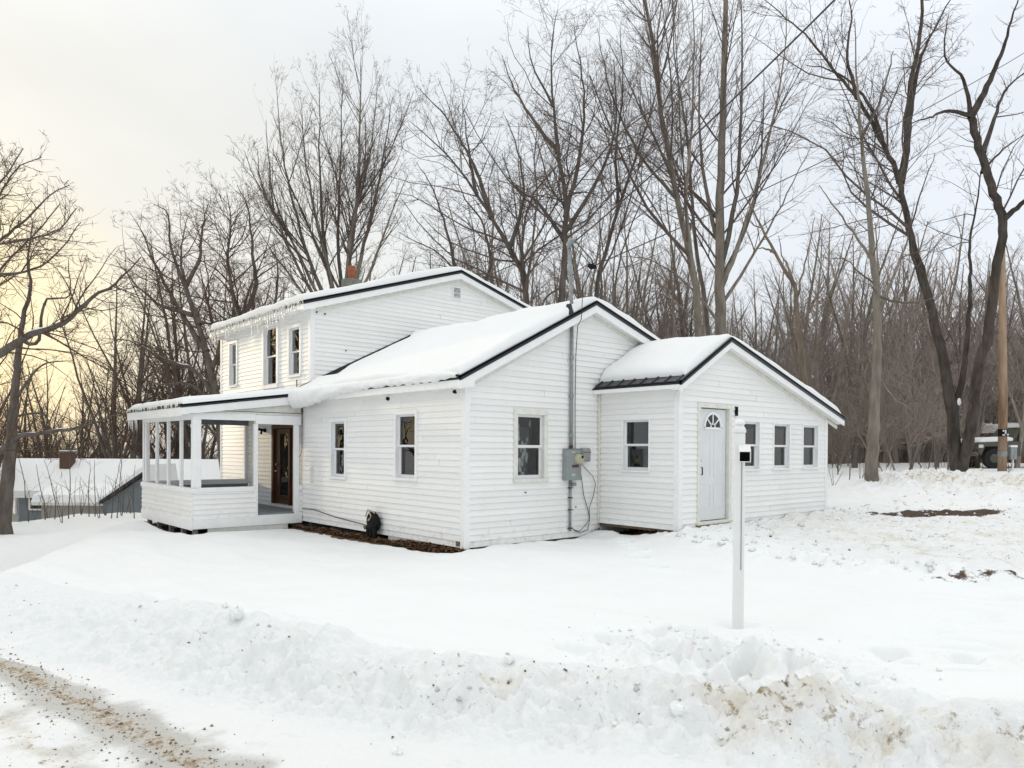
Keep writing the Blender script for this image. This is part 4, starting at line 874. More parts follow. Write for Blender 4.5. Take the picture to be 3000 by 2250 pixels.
def ridge_snow(name, label, xa, xb, left, ridge, right, t=.14, rd=.14, nx=90, ny=90, seed=0, ragged=.03, notch=None, rdv=None):
    """one quilt over both slopes of a gable: left/ridge/right = (y,z)"""
    u = np.linspace(0, 1, nx); u = .5-.5*np.cos(PI*u)*.7-.15*(1-2*u)
    L1 = math.hypot(ridge[0]-left[0], ridge[1]-left[1]); L2 = math.hypot(right[0]-ridge[0], right[1]-ridge[1]); Lt = L1+L2
    s = np.concatenate([np.linspace(0, .25, 14), np.linspace(.25, Lt-.25, ny-28)[1:-1], np.linspace(Lt-.25, Lt, 14)])
    ny = len(s); U, S = np.meshgrid(u, s, indexing='ij')
    X = xa+(xb-xa)*U
    k = np.clip(S/L1, 0, 1); k2 = np.clip((S-L1)/L2, 0, 1)
    Y = left[0]+(ridge[0]-left[0])*k+(right[0]-ridge[0])*k2
    bl = np.exp(-((S-L1)/.22)**2)
    Z = left[1]+(ridge[1]-left[1])*k+(right[1]-ridge[1])*k2
    n1 = np.array([-(ridge[1]-left[1]), ridge[0]-left[0]])/L1; n2 = np.array([-(right[1]-ridge[1]), right[0]-ridge[0]])/L2
    w_ = sst(-.25, .25, S-L1); NY = n1[0]*(1-w_)+n2[0]*w_; NZ = n1[1]*(1-w_)+n2[1]*w_
    de = np.minimum(U, 1-U)*abs(xb-xa); dv = np.minimum(S, Lt-S)
    c1 = np.sqrt(np.clip(1-(1-np.clip(de/rd, 0, 1))**2, 0, 1)); c2 = np.sqrt(np.clip(1-(1-np.clip(dv/(rdv or rd*1.6), 0, 1))**2, 0, 1))
    th = t*c1*c2*(1+.45*fbm(X+seed, Y, 4, .8)+.06*fbm(X, Y+seed, 4, 4.5))-.035*bl*c1
    if notch is not None: th = th*notch(X, Y, S)
    ex = fbm(Y+seed, Y*0+seed, 4, 2.5)*ragged*sst(.7, 1, np.abs(U-.5)*2)*np.sign(U-.5); X = X-np.abs(ex)*np.sign(U-.5)
    Vt = np.stack([X, Y+NY*th, Z+NZ*th+.004], -1)
    I, J = np.meshgrid(np.arange(nx-1), np.arange(ny-1), indexing='ij')
    q = np.stack([I*ny+J, (I+1)*ny+J, (I+1)*ny+J+1, I*ny+J+1], -1).reshape(-1, 4)
    return tag(link(name, mesh_np(name, Vt.reshape(-1, 3), q, True), SNOW), label, 'snow')
ridge_snow('roof_snow', 'thin snow layer on the tall two-storey roof', xe+.02, XA+.17, (-.08, zA(-.08)), (AAP, AAPZ), (8.66, zA(8.66)), t=.15, rd=.07, seed=3)
# low wing: bare strip along the tall gable near the eave, drift higher up
def nB(X, Y, S):
    lim = XA+.10+.45*sst(2.1, .2, Y)*0
    edge = XA+(.50+.35*(1-sst(.0, .9, Y)))*(1-sst(2.2, 2.9, Y))
    return sst(-.02, .30, X-edge)*(1+.55*sst(2.2, 2.9, Y)*np.exp(-((X-XA)/.7)**2))
ridge_snow('roof_snow', 'thick snow layer on the low wing roof behind the mast', XA+.03, .17, (-.22, zB(-.22)), (BAP, BAPZ), (8.55, zB(8.55)), t=.15, rd=.07, nx=130, ny=130, seed=7, notch=nB)
ridge_snow('roof_snow', 'smooth snow layer on the entry wing roof', .02, LC+.17, (3.17, zCf(3.17)), (CAP, CAPZ), (8.95, zCf(8.95)), t=.145, rd=.07, seed=12, rdv=.25)
roof_snow('roof_snow', 'long snow strip on the flat porch roof', -9.6, -5.72, -2.58, zP(-2.58), YA-.02, zP(YA), t=.13, round_=.18, seed=5)
# curl of snow hanging over the low eave
nxx = 120; prof = 15; Vc = []; 
xs = np.linspace(XA+.02, .12, nxx)
hang = .42*sst(-1.5, -5.2, xs)**1.0; hang = .05+.27*(1-sst(-5.75, -2.2, xs))**1.3+.012*np.sin(xs*23)+.02*fbm(xs, xs*0+3, 4, 4)
for i, x in enumerate(xs):
    e_ = min(1, (x-XA)/.22); e_ = math.sqrt(max(0, 1-(1-max(e_, .02))**2)); e2 = min(1, (.13-x)/.5)
    Hn = hang[i]*e_*(.25+.75*max(0, e2)); th_ = .155*e_*max(.05, e2)**.5
    for j in range(prof):
        t_ = j/(prof-1)
        # from on top of the slope, over the nose, to the underside at the eave
        a = t_*PI*1.05
        yy = -.24+.34*(1-t_*1.4)*(t_ < .2)+(-(.05+Hn*.42)*math.sin(a) if t_ >= 0 else 0)+.16*max(0, 1-t_*3)
        zz = zB(max(yy, -.24))+(th_ if t_ < .05 else th_*math.cos(min(a, PI/2)))-(max(0, -math.cos(a))*(Hn*.95+.01))-(.10*Hn*math.sin(a))
        lump = .034*float(fbm(np.array([x*2.]), np.array([t_*2.]), 3, 2.5)[0])
        Vc.append((x, yy-lump, zz+.006))
Vc = np.array(Vc); I, J = np.meshgrid(np.arange(nxx-1), np.arange(prof-1), indexing='ij')
q = np.stack([I*prof+J, I*prof+J+1, (I+1)*prof+J+1, (I+1)*prof+J], -1).reshape(-1, 4)
tag(link('snow_cornice', mesh_np('snow_cornice', Vc, q, True), SNOW), 'snow curling over the low eave above the two windows', 'snow')
# icicles
def icicle(x, y, z, ln, r, label, grp):
    n = 5; k = 6; f = MB()
    pts = [(x+random.gauss(0, .002), y+random.gauss(0, .002), z-ln*t) for t in (0, .25, .55, .85, 1)]
    f.tube(pts, [r, r*.75, r*.5, r*.25, .001], k)
    tag(f.build('icicle', ICE, None, smooth=True), label, 'icicle', grp)
for i in range(62):
    x = xe+.05+(XA+.15-xe)*((i+random.random())/62); ln = random.choice([.10, .2, .3, .42, .5])*random.uniform(.7, 1.2)*(1.1 if x < -6.6 else .5)
    icicle(x, -.11, zA(-.1)-.02, ln, .010+.02*ln, 'clear icicle hanging from the eave above the three upper windows', 'icicles along the upper eave')
for i in range(12):
    x = -9.6+random.random()*.9; icicle(x, -2.60, 2.25, random.uniform(.1, .36), .012, 'clear icicle hanging from the far porch roof corner', 'icicles on the porch roof corner')
for i in range(22):
    x = -4.6+4.4*random.random(); icicle(x, -.215, zB(-.22)-.16, random.uniform(.03, .10), .006, 'small icicle under the low eave fascia', 'icicles under the low eave')
# frozen ridges of ice over the drip edge upstairs
f = MB()
for i in range(150):
    x = xe+(XA+.05-xe)*random.random(); f.tube([(x, -.105, zA(-.1)+.03), (x, -.125, zA(-.1)-.01), (x, -.115, zA(-.1)-random.uniform(.03, .08))], [.016, .012, .004], 5)
tag(f.build('ice_fringe', ICE, None, smooth=True), kind='stuff', label='crust of dribbled ice along the upper eave')
f = MB()
for i in range(60):
    x = -9.6+3.8*random.random(); f.tube([(x, -2.60, zP(-2.6)+.03), (x, -2.63, zP(-2.6)), (x, -2.625, zP(-2.6)-random.uniform(.03, .07))], [.014, .010, .004], 5)
tag(f.build('ice_fringe', ICE, None, smooth=True), kind='stuff', label='crust of dribbled ice along the porch eave')
print('EXTRAS', len(bpy.data.objects))

# ------------------------------------------------------------------ trees
def nrmz(a): return a/np.maximum(np.linalg.norm(a, axis=-1, keepdims=True), 1e-9)
class TB:
    """tubes collected as arrays"""
    def __init__(s): s.V = []; s.F = []; s.n = 0
    def tubes(s, P, Rr, k=3):
        N_, n, _ = P.shape
        if N_ == 0: return
        T = np.empty_like(P); T[:, 1:-1] = P[:, 2:]-P[:, :-2]; T[:, 0] = P[:, 1]-P[:, 0]; T[:, -1] = P[:, -1]-P[:, -2]; T = nrmz(T)
        ref = nrmz(np.cross(T[:, n//2], RNG.normal(size=(N_, 3))))[:, None, :]
        U_ = nrmz(ref-T*(T*ref).sum(-1, keepdims=True)); W_ = np.cross(T, U_)
        a = 2*PI*np.arange(k)/k
        V_ = P[:, :, None, :]+Rr[:, :, None, None]*(np.cos(a)[None, None, :, None]*U_[:, :, None, :]+np.sin(a)[None, None, :, None]*W_[:, :, None, :])
        b = s.n+(np.arange(N_)*n*k)[:, None, None]; i = np.arange(n-1)[None, :, None]; j = np.arange(k)[None, None, :]
        j2 = (j+1) % k
        s.F.append(np.stack([b+i*k+j, b+i*k+j2, b+(i+1)*k+j2, b+(i+1)*k+j], -1).reshape(-1, 4))
        s.V.append(V_.reshape(-1, 3)); s.n += N_*n*k
    def mesh(s, name): return mesh_np(name, np.concatenate(s.V), np.concatenate(s.F), True)
def interp(P, Rr, idx, t):
    n = P.shape[1]; x = t*(n-1); i = np.minimum(x.astype(int), n-2); f = (x-i)[:, None]
    a, b = P[idx, i], P[idx, i+1]; r = Rr[idx, i]*(1-f[:, 0])+Rr[idx, i+1]*f[:, 0]
    return a*(1-f)+b*f, nrmz(b-a), r
def spawn(P, Rr, Ln, dens, t0, ang, ratio, tipfall=.7, rmul=.6, lr=.011, t1=1.0):
    cnt = np.maximum(1, RNG.poisson(np.maximum(Ln*(t1-t0)*dens, .2))); idx = np.repeat(np.arange(len(P)), cnt)
    t = t0+(t1-t0)*RNG.random(len(idx))
    pos, tan, r = interp(P, Rr, idx, t)
    pr = nrmz(np.cross(tan, RNG.normal(size=tan.shape))); a = ang*RNG.uniform(.65, 1.35, len(idx))[:, None]
    d = np.cos(a)*tan+np.sin(a)*pr
    L_ = Ln[idx]*ratio*(1-tipfall*(t-t0)/(1-t0))*RNG.uniform(.55, 1.25, len(idx))
    rr = np.minimum(r*rmul*RNG.uniform(.7, 1.1, len(idx)), L_*lr+.004)
    return pos, d, L_, rr
def grow(pos, d, L_, r, n, wig, up, tip=.25):
    N_ = len(pos); P = np.empty((N_, n+1, 3)); P[:, 0] = pos; d = d.copy()
    for i in range(n):
        d = nrmz(d+RNG.normal(size=d.shape)*wig+np.array([0, 0, up])); P[:, i+1] = P[:, i]+d*(L_/n)[:, None]
    Rr = r[:, None]*(1-(1-tip)*np.linspace(0, 1, n+1))[None, :]
    return P, Rr
def smooth_line(pts, m, wig, rng_):
    pts = np.array(pts, float); d = np.concatenate([[0], np.cumsum(np.linalg.norm(np.diff(pts, axis=0), axis=1))]); t = np.linspace(0, d[-1], m)
    # Catmull-Rom through the points
    out_ = []
    for x in t:
        i = min(max(np.searchsorted(d, x)-1, 0), len(pts)-2); f = (x-d[i])/(d[i+1]-d[i])
        p0 = pts[max(i-1, 0)]; p1 = pts[i]; p2 = pts[i+1]; p3 = pts[min(i+2, len(pts)-1)]
        out_.append(.5*((2*p1)+(-p0+p2)*f+(2*p0-5*p1+4*p2-p3)*f*f+(-p0+3*p1-3*p2+p3)*f**3))
    o = np.array(out_); o[1:-1] += rng_.normal(size=(m-2, 3))*wig
    return o, d[-1]
def crown_from(stems, sty, tb):
    """stems: list of (pts, radii, length, t0) -> fills tb with branches down to twigs"""
    lim, twl = sty.get('lim', 1.0), sty.get('twig', 1.0)
    for P, Rr, Ln, t0 in stems:
        P = P[None]; Rr = Rr[None]; Ln = np.array([Ln])
        a = grow(*(q1 := spawn(P, Rr, Ln, sty['d1'], t0, sty['a1'], sty['r1'], .66, .52, lr=.0085)), 6, sty['w'], sty['u1'])
        L1 = q1[2]; keep = L1 > .3; P1, R1, L1 = a[0][keep], a[1][keep], L1[keep]
        tb.tubes(P1, R1, 4)
        if len(P1) == 0: continue
        q2 = spawn(P1, R1, L1, sty['d2'], .12, sty['a2'], sty['r2'], .55, .6, lr=.0075); P2, R2 = grow(*q2, 4, sty['w']*1.1, sty['u2'])
        keep = q2[2] > .15; P2, R2, L2 = P2[keep], R2[keep], q2[2][keep]
        tb.tubes(P2, R2, 3)
        q3 = spawn(P2, R2, L2, sty['d3'], .12, sty['a2'], sty['r3'], .5, .6, lr=.008)
        q3 = (q3[0], q3[1], np.clip(q3[2], .12, 1.1), np.clip(q3[3], sty.get('rmin', .0055), .012)); P3, R3 = grow(*q3, 3, sty['w']*1.1, sty['u2'], .4)
        tb.tubes(P3, R3, 3)
        if sty.get('d4'):
            q5 = spawn(P3, R3, q3[2], sty['d4'], .2, sty['a2'], .5, .4, .7); q5 = (q5[0], q5[1], np.clip(q5[2], .12, .5), np.full(len(q5[2]), .0050)); P5, R5 = grow(*q5, 2, sty['w'], sty['u2'], .5); tb.tubes(P5, R5, 3)
        # leader's own twigs
        q4 = spawn(P, Rr, Ln, sty['d1']*1.2, max(t0, .5), sty['a1'], .10, .3, .3); P4, R4 = grow(*q4, 3, sty['w'], sty['u2']); tb.tubes(P4, R4, 3)
STY = dict(
 fan=dict(d4=2.6, d1=3.0, a1=R(30), r1=.36, d2=2.8, a2=R(36), r2=.46, d3=4.2, r3=.50, w=.07, u1=.07, u2=.05),
 oak=dict(d4=2.6, d1=2.8, a1=R(50), r1=.38, d2=3.0, a2=R(46), r2=.48, d3=4.2, r3=.50, w=.16, u1=.03, u2=.02),
 bush=dict(d1=2.4, a1=R(45), r1=.40, d2=2.8, a2=R(44), r2=.48, d3=4.0, r3=.5, w=.13, u1=.05, u2=.03),
 sparse=dict(d4=2.4, d1=1.1, a1=R(55), r1=.22, d2=2.0, a2=R(46), r2=.46, d3=3.0, r3=.50, w=.15, u1=.02, u2=.01))
def hero(label, dep, stems, sty, bk=BARK, tw=TWIG, group=None, snow=(), spread=1.2, base=True, name='bare_tree'):
    """stems: list of (points in view coordinates, base radius, tip radius, crown start). The first is the trunk."""
    rg = np.random.default_rng(abs(hash(label)) % 10000 if False else sum(map(ord, label)))
    lines = []
    for si, (pts, r0, r1, t0) in enumerate(stems):
        n = len(pts); dz = np.zeros(n)
        if si: 
            a = rg.uniform(-1, 1)*spread; dz = a*np.linspace(0, 1, n)**1.0*2
            # start at the depth of the trunk stem nearest the first point
            q = min(((abs(x-pts[0][0])+abs(y-pts[0][1]), z) for (P_, D_) in lines for (x, y), z in zip(P_, D_)), default=(0, 0)); dz = dz+q[1]
        else: dz = np.cumsum(rg.uniform(-.25, .25, n))*spread*.5; dz[0] = 0
        lines.append(([tuple(p) for p in pts], dz))
    T0 = at(*stems[0][0][0], dep); g = gz(T0[0], T0[1])
    root = empty(name, (T0[0], T0[1], g), label, 'tree', group)
    tb = TB(); cs = []
    for si, ((pts, dz), (_, r0, r1, t0)) in enumerate(zip(lines, stems)):
        W_ = [at(x, y, dep+d_) for (x, y), d_ in zip(pts, dz)]
        if si == 0 and base: W_[0] = np.array([W_[0][0], W_[0][1], min(W_[0][2], g-.15)])
        m = max(8, len(pts)*4); P, Ln = smooth_line(W_, m, .012*dep/20, rg)
        r1 = r1 if r1 > .035 else .009; Rr = r0*(.92 if si else 1)+(r1-r0*(.92 if si else 1))*np.linspace(0, 1, m)**.72
        if si == 0 and base: Rr[:3] *= np.array([1.3, 1.12, 1.03])
        b = TB(); b.tubes(P[None], Rr[None], 9 if r0 > .1 else 6)
        link('trunk' if si == 0 else 'limb', b.mesh('trunk' if si == 0 else 'limb'), bk, root)
        if t0 < 1: cs.append((P, Rr, Ln, t0))
        if si in snow:                    # snow lying on the upper side of a limb
            b = TB(); s0, s1 = (0, m); Pq = P+np.array([0, 0, 1.])*Rr[:, None]*.62; sel = slice(int(m*.04), int(m*.8)); lmp = np.clip(.75+rg.normal(size=m)*.22, .3, 1.2)
            b.tubes(Pq[sel][None], (Rr*.62*lmp)[sel][None], 6); link('snow', b.mesh('snow'), SNOW, root)
    crown_from(cs, sty, tb)
    if tb.n: link('crown', tb.mesh('crown'), tw, root)
    return root
S_ = STY
hero('large tree leaning in from the left edge with long snowy limb', 15, [
 ([(-190, 1210), (-170, 1000), (-140, 820), (-110, 640), (-90, 480)], .30, .16, 1),
 ([(-140, 830), (0, 764), (60, 724), (130, 703), (190, 650), (250, 612), (305, 555)], .15, .02, .3),
 ([(-190, 1060), (-60, 1010), (0, 975), (40, 944), (110, 933), (190, 918), (262, 890)], .14, .02, .4),
 ([(-110, 640), (-40, 560), (0, 520), (60, 470), (110, 420), (150, 400)], .065, .02, .2),
 ([(-100, 560), (-30, 430), (20, 370), (50, 320)], .065, .02, .2), ([(-120, 680), (-30, 600), (40, 590), (110, 560), (175, 480)], .06, .02, .2),
 ([(-130, 760), (-40, 640), (20, 560), (80, 500), (130, 440)], .055, .02, .2), ([(-110, 600), (-40, 480), (0, 420), (40, 360), (90, 340)], .055, .02, .2), ([(-110, 640), (-30, 540), (50, 520), (120, 500), (165, 450)], .05, .02, .2)], dict(S_['oak'], d1=6.5, r1=.40, d2=4.4, d4=3.6), snow=(1, 2), tw=TWIGS)
hero('slim dark tree with crooked top at the far left', 21, [
 ([(5, 1110), (20, 1000), (34, 840), (42, 750), (50, 690), (66, 620), (60, 560), (72, 470)], .24, .02, .45),
 ([(44, 730), (80, 740), (100, 650), (150, 640), (148, 560)], .07, .015, .2), ([(36, 860), (90, 790), (150, 780)], .06, .012, .3), ([(30, 900), (100, 900), (110, 1000)], .05, .012, .3)], S_['sparse'], snow=(2,), tw=TWIGS)
hero('broad tree with many upswept limbs behind the porch', 24, [
 ([(500, 1080), (482, 960), (466, 860), (446, 760), (420, 680), (398, 610), (392, 540), (405, 470)], .25, .02, .4),
 ([(446, 760), (400, 690), (350, 600), (322, 540), (296, 480)], .13, .02, .25), ([(430, 700), (400, 620), (370, 540), (362, 460), (330, 440)], .12, .02, .25),
 ([(466, 860), (420, 800), (350, 775), (290, 740), (225, 730)], .11, .015, .3), ([(470, 880), (410, 830), (340, 830), (270, 800)], .09, .012, .3),
 ([(400, 620), (430, 560), (440, 480), (450, 440)], .10, .02, .3), ([(455, 800), (500, 700), (500, 620), (480, 560)], .12, .02, .3),
 ([(480, 950), (420, 900), (380, 900), (320, 870)], .08, .012, .3), ([(420, 680), (350, 660), (300, 620), (250, 560)], .10, .015, .25)], dict(S_['oak'], d1=5.4, d2=3.8, d4=3.6), snow=(3, 7), tw=TWIGS)
hero('dark forked tree just left of the tall block', 27, [
 ([(560, 1050), (540, 760), (520, 690), (500, 620), (492, 540), (500, 480), (490, 415)], .24, .03, .4),
 ([(520, 690), (552, 620), (545, 540), (535, 450), (512, 400)], .13, .02, .25), ([(540, 760), (590, 670), (600, 590), (590, 520)], .12, .02, .25),
 ([(545, 800), (460, 700), (450, 610), (440, 540)], .10, .02, .3)], dict(S_['oak'], d1=5.0, d2=3.8, d4=3.6), tw=TWIGS)
hero('wide fan-shaped tree rising above the clay chimney', 30, [
 ([(742, 1080), (742, 760), (748, 640), (756, 520), (775, 400), (778, 280), (780, 120)], .26, .02, .35),
 ([(742, 740), (705, 560), (692, 400), (690, 280), (690, 180)], .13, .02, .25), ([(742, 730), (668, 560), (625, 400), (605, 290), (598, 190)], .13, .02, .25),
 ([(740, 740), (650, 590), (600, 480), (565, 400), (555, 320)], .12, .02, .25), ([(748, 680), (795, 500), (825, 360), (848, 210)], .13, .02, .25),
 ([(738, 760), (660, 640), (600, 560), (548, 480)], .11, .015, .25), ([(748, 700), (810, 560), (850, 450), (880, 380)], .11, .02, .25),
 ([(746, 700), (730, 520), (735, 350), (740, 180)], .12, .02, .25), ([(744, 720), (690, 500), (660, 350), (650, 220)], .12, .02, .25), ([(745, 700), (760, 500), (800, 330), (815, 180)], .11, .02, .25), ([(742, 740), (650, 560), (590, 420), (575, 260)], .11, .02, .25), ([(740, 800), (600, 720), (550, 640), (500, 590)], .08, .02, .25),
 ([(740, 790), (640, 700), (590, 650), (545, 610)], .09, .015, .25)], dict(S_['fan'], d1=2.3, a1=R(29), d2=2.8, d3=4.6, d4=4.0), bk=BARKG)
hero('leaning tree whose top bends left of the mast', 28, [
 ([(1160, 1050), (1136, 650), (1105, 545), (1062, 470), (1030, 420), (980, 350), (930, 300), (885, 262)], .25, .03, .45),
 ([(1062, 470), (1040, 400), (1010, 330), (960, 250), (905, 190)], .12, .02, .25), ([(1030, 420), (1012, 320), (1000, 225)], .09, .02, .25), ([(1100, 540), (1130, 430), (1120, 330), (1090, 250)], .11, .02, .25)], dict(S_['oak'], d1=3.0))
hero('low twisted tree behind the roof peak', 31, [
 ([(1040, 1050), (1022, 660), (985, 590), (940, 540), (890, 520), (860, 500)], .18, .03, .3),
 ([(1022, 660), (1060, 570), (1040, 480), (1000, 420), (980, 350)], .11, .02, .2), ([(985, 590), (960, 480), (930, 400), (900, 350)], .10, .02, .2)], dict(S_['oak'], d1=3.0))
hero('tall dark tree directly behind the service mast', 27, [
 ([(1195, 1050), (1205, 720), (1216, 620), (1221, 500), (1218, 400), (1203, 310), (1195, 220), (1190, 120), (1205, 20)], .26, .03, .4),
 ([(1221, 470), (1252, 340), (1262, 210), (1240, 60)], .12, .02, .25), ([(1205, 330), (1150, 255), (1110, 190), (1085, 120)], .11, .02, .25),
 ([(1219, 520), (1165, 440), (1110, 400), (1085, 330)], .11, .02, .25), ([(1221, 500), (1290, 390), (1330, 270), (1325, 130)], .11, .02, .25), ([(1196, 230), (1150, 140), (1140, 60)], .07, .02, .2),
 ([(1215, 620), (1170, 660), (1180, 800)], .05, .03, 1)], dict(S_['oak'], d1=3.1, u1=.07), bk=BARK)
hero('reddish leaning trunk right of the mast', 29, [
 ([(1276, 1050), (1288, 650), (1310, 540), (1336, 450), (1372, 340), (1410, 230), (1445, 100)], .19, .03, .45), ([(1336, 450), (1330, 330), (1345, 200), (1340, 60)], .09, .02, .25)], dict(S_['fan'], d1=2.0), bk=BARK)
hero('thin crooked sapling behind the low wing ridge', 28, [
 ([(1322, 1050), (1330, 650), (1336, 580), (1360, 500), (1400, 400), (1420, 320)], .10, .015, .35)], S_['sparse'])
hero('tallest straight multi-stem tree above the entry roof', 30, [
 ([(1562, 1050), (1557, 720), (1555, 560), (1556, 400), (1560, 250), (1565, 100), (1570, -80)], .33, .08, .35),
 ([(1557, 620), (1610, 490), (1655, 320), (1690, 150), (1700, -20)], .13, .03, .25), ([(1556, 580), (1590, 430), (1602, 200), (1600, -60)], .14, .03, .25),
 ([(1557, 660), (1640, 530), (1715, 390), (1760, 300)], .10, .02, .25), ([(1556, 540), (1520, 380), (1510, 200), (1520, 0)], .12, .03, .25), ([(1557, 600), (1600, 520), (1640, 380), (1650, 150)], .11, .03, .25),
 ([(1557, 700), (1480, 610), (1400, 560), (1330, 555)], .08, .012, .25)], dict(S_['fan'], d1=1.5, a1=R(38), d2=2.3, d3=3.4, d4=1.8), bk=BARKG)
hero('pair of slender grey stems left of the tallest tree', 29, [
 ([(1500, 1050), (1510, 720), (1495, 580), (1462, 430), (1432, 270), (1412, 110), (1380, -80)], .22, .05, .4),
 ([(1495, 580), (1482, 430), (1492, 300), (1500, 100), (1490, -60)], .11, .03, .25), ([(1510, 700), (1440, 640), (1360, 620)], .06, .012, .3), ([(1462, 430), (1380, 330), (1320, 200), (1290, 60)], .09, .02, .25)], dict(S_['fan'], d1=1.5, a1=R(38), d2=2.3, d3=3.4, d4=1.8), bk=BARKG)
hero('grey trunk between two taller trunks above the entry roof', 31, [
 ([(1540, 1050), (1530, 720), (1508, 570), (1495, 430), (1482, 280), (1458, 120), (1450, -60)], .17, .02, .45)], dict(S_['fan'], d1=1.2, a1=R(38), d2=2.2, d3=3.2, d4=1.8), bk=BARKG)
hero('broken pale leaning tree with snapped stubs', 20, [
 ([(1742, 1040), (1736, 830), (1722, 690), (1716, 620), (1690, 575), (1670, 539), (1640, 480), (1605, 415), (1586, 378)], .17, .02, .80),
 ([(1716, 620), (1700, 570), (1690, 555), (1682, 510)], .05, .02, 1), ([(1672, 545), (1655, 538), (1636, 536)], .05, .03, 1), ([(1720, 650), (1745, 540), (1760, 470)], .04, .01, .4)], S_['sparse'], bk=BARKP, snow=())
hero('straight trunk standing beside the ploughed snow heap', 21, [
 ([(1883, 1062), (1884, 980), (1889, 875), (1894, 760), (1893, 640), (1884, 540), (1878, 464), (1866, 350), (1857, 267), (1850, 150), (1846, 40)], .20, .03, .35),
 ([(1893, 680), (1930, 600), (1960, 520), (1975, 440)], .07, .012, .25), ([(1884, 560), (1820, 470), (1770, 400)], .06, .012, .25), ([(1860, 300), (1900, 220), (1930, 110)], .06, .012, .25), ([(1893, 640), (1960, 655), (2030, 640)], .05, .01, .3),
 ([(1892, 800), (1930, 860), (1965, 880)], .035, .01, .6)], S_['sparse'], bk=BARKG)
hero('huge dark forked tree at the right above the ploughed heap', 23.5, [
 ([(2072, 1042), (2066, 990), (2060, 950), (2060, 905), (2042, 800), (2018, 693), (1994, 600), (1974, 533), (1953, 443), (1940, 385), (1910, 315), (1852, 213), (1800, 150), (1745, 80), (1700, 40), (1640, -10)], .225, .02, .45),
 ([(2076, 1030), (2082, 990), (2093, 950), (2099, 905), (2114, 800), (2136, 715), (2150, 600), (2166, 478), (2145, 410), (2124, 347), (2108, 290), (2097, 251)], .205, .10, .7),
 ([(2063, 885), (2084, 790), (2093, 667), (2097, 560), (2097, 507), (2110, 440), (2120, 373), (2135, 330)], .13, .02, .6),
 ([(2097, 251), (2130, 190), (2156, 133), (2178, 70), (2205, -20)], .13, .02, .3), ([(2166, 478), (2190, 455), (2212, 437), (2270, 390), (2330, 300)], .11, .03, .3),
 ([(2124, 331), (2148, 260), (2170, 200), (2240, 130)], .10, .03, .3), ([(2095, 248), (2050, 240), (2010, 252), (1960, 268)], .08, .03, .3),
 ([(1945, 395), (1958, 320), (1966, 250), (1985, 140), (2030, 40), (2070, -30)], .15, .03, .3), ([(1958, 330), (1965, 200), (1990, 53), (1990, -40)], .12, .04, .3),
 ([(1910, 315), (1885, 240), (1840, 180), (1790, 150), (1740, 140)], .09, .02, .3), ([(1852, 213), (1830, 120), (1840, 30), (1820, -40)], .08, .03, .3),
 ([(2018, 693), (1985, 600), (1965, 520), (1985, 430), (2020, 330)], .08, .02, .3), ([(2097, 251), (2080, 170), (2040, 120), (2050, 30)], .08, .02, .3), ([(2120, 373), (2160, 330), (2212, 290)], .06, .02, .3)],
 dict(S_['oak'], d1=2.9, r1=.33), bk=BARKD)
snowp = []
for (dx, dy, s_) in ((2072, 868, .07), (2078, 975, .05)):
    p_ = at(dx, dy, 23.2); f = MB(); f.add(*blob(p_[0], p_[1], p_[2], s_*.8, s_*.8, s_*1.6, seed=int(dx))); tag(f.build('snow_clump', SNOW, None, smooth=True), {2072: 'white snow wedge lodged in the first fork of the huge dark tree', 2078: 'snow strip stuck low between the two huge trunks'}[dx], 'snow')

# --- copies for the woods behind
def make_wood_tree(seed, h, sty, bk, tw, lean=.06, nst=3, rbase=.14):
    global RNG
    RNG = np.random.default_rng(seed); rg = RNG
    tb = TB(); tr = TB(); cs = []
    d = np.array([rg.normal()*lean, rg.normal()*lean, 1]); P, Rr = grow(np.zeros((1, 3))-np.array([0, 0, .6]), nrmz(d)[None], np.array([h]), np.array([rbase]), 12, .045, .02, .12)
    tr.tubes(P, Rr, 6); cs.append((P[0], Rr[0], h, .28))
    for i in range(nst):
        t = rg.uniform(.12, .45); p, tn, r_ = interp(P, Rr, np.array([0]), np.array([t])); a = rg.uniform(0, 2*PI); dd = nrmz(np.array([[math.cos(a)*.45, math.sin(a)*.45, 1]]))
        P2, R2 = grow(p, dd, np.array([h*(1-t)*rg.uniform(.7, .95)]), r_*.7, 9, .07, .04, .15); tr.tubes(P2, R2, 5); cs.append((P2[0], R2[0], h*(1-t)*.8, .2))
    crown_from(cs, sty, tb)
    return tr.mesh('trunk'), tb.mesh('crown')
WS = dict(S_['fan'], d1=3.0, d2=3.0, d3=5.0, rmin=.0055, w=.10, a1=R(42), r1=.32, d4=0); WO = dict(S_['bush'], d1=2.8, d2=3.0, d3=5.0, rmin=.0055, r1=.32)
VAR = [make_wood_tree(101+i, 11, WS if i % 2 else WO, BARK, TWIG) for i in range(6)]
THK = [make_wood_tree(201+i, 5.5, dict(S_['oak'], d4=2.5, d1=5.0, r1=.42, d2=4.2, d3=5.0, rmin=.0055, u1=.06), BARK, TWIG, lean=.22, nst=5, rbase=.045) for i in range(4)]
RNG = np.random.default_rng(5)
for (a, b) in VAR+THK:
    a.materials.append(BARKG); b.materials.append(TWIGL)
WARM = [(a.copy(), b.copy()) for a, b in VAR+THK]
for a, b in WARM: a.materials[0] = BARK; b.materials[0] = TWIGS
def put_tree(i, x, y, s, rz, warm, label, group, name='bare_tree', sz=1.0, cat='tree'):
    src = (WARM if warm else VAR+THK)[i]
    e_ = empty(name, (x, y, gz(x, y)), label, cat, group); e_.rotation_euler = (0, 0, rz); e_.scale = (s, s, s*sz)
    for nm, me in (('trunk', src[0]), ('crown', src[1])):
        o = bpy.data.objects.new(nm, me); COL.objects.link(o); o.parent = e_
rw = random.Random(21)
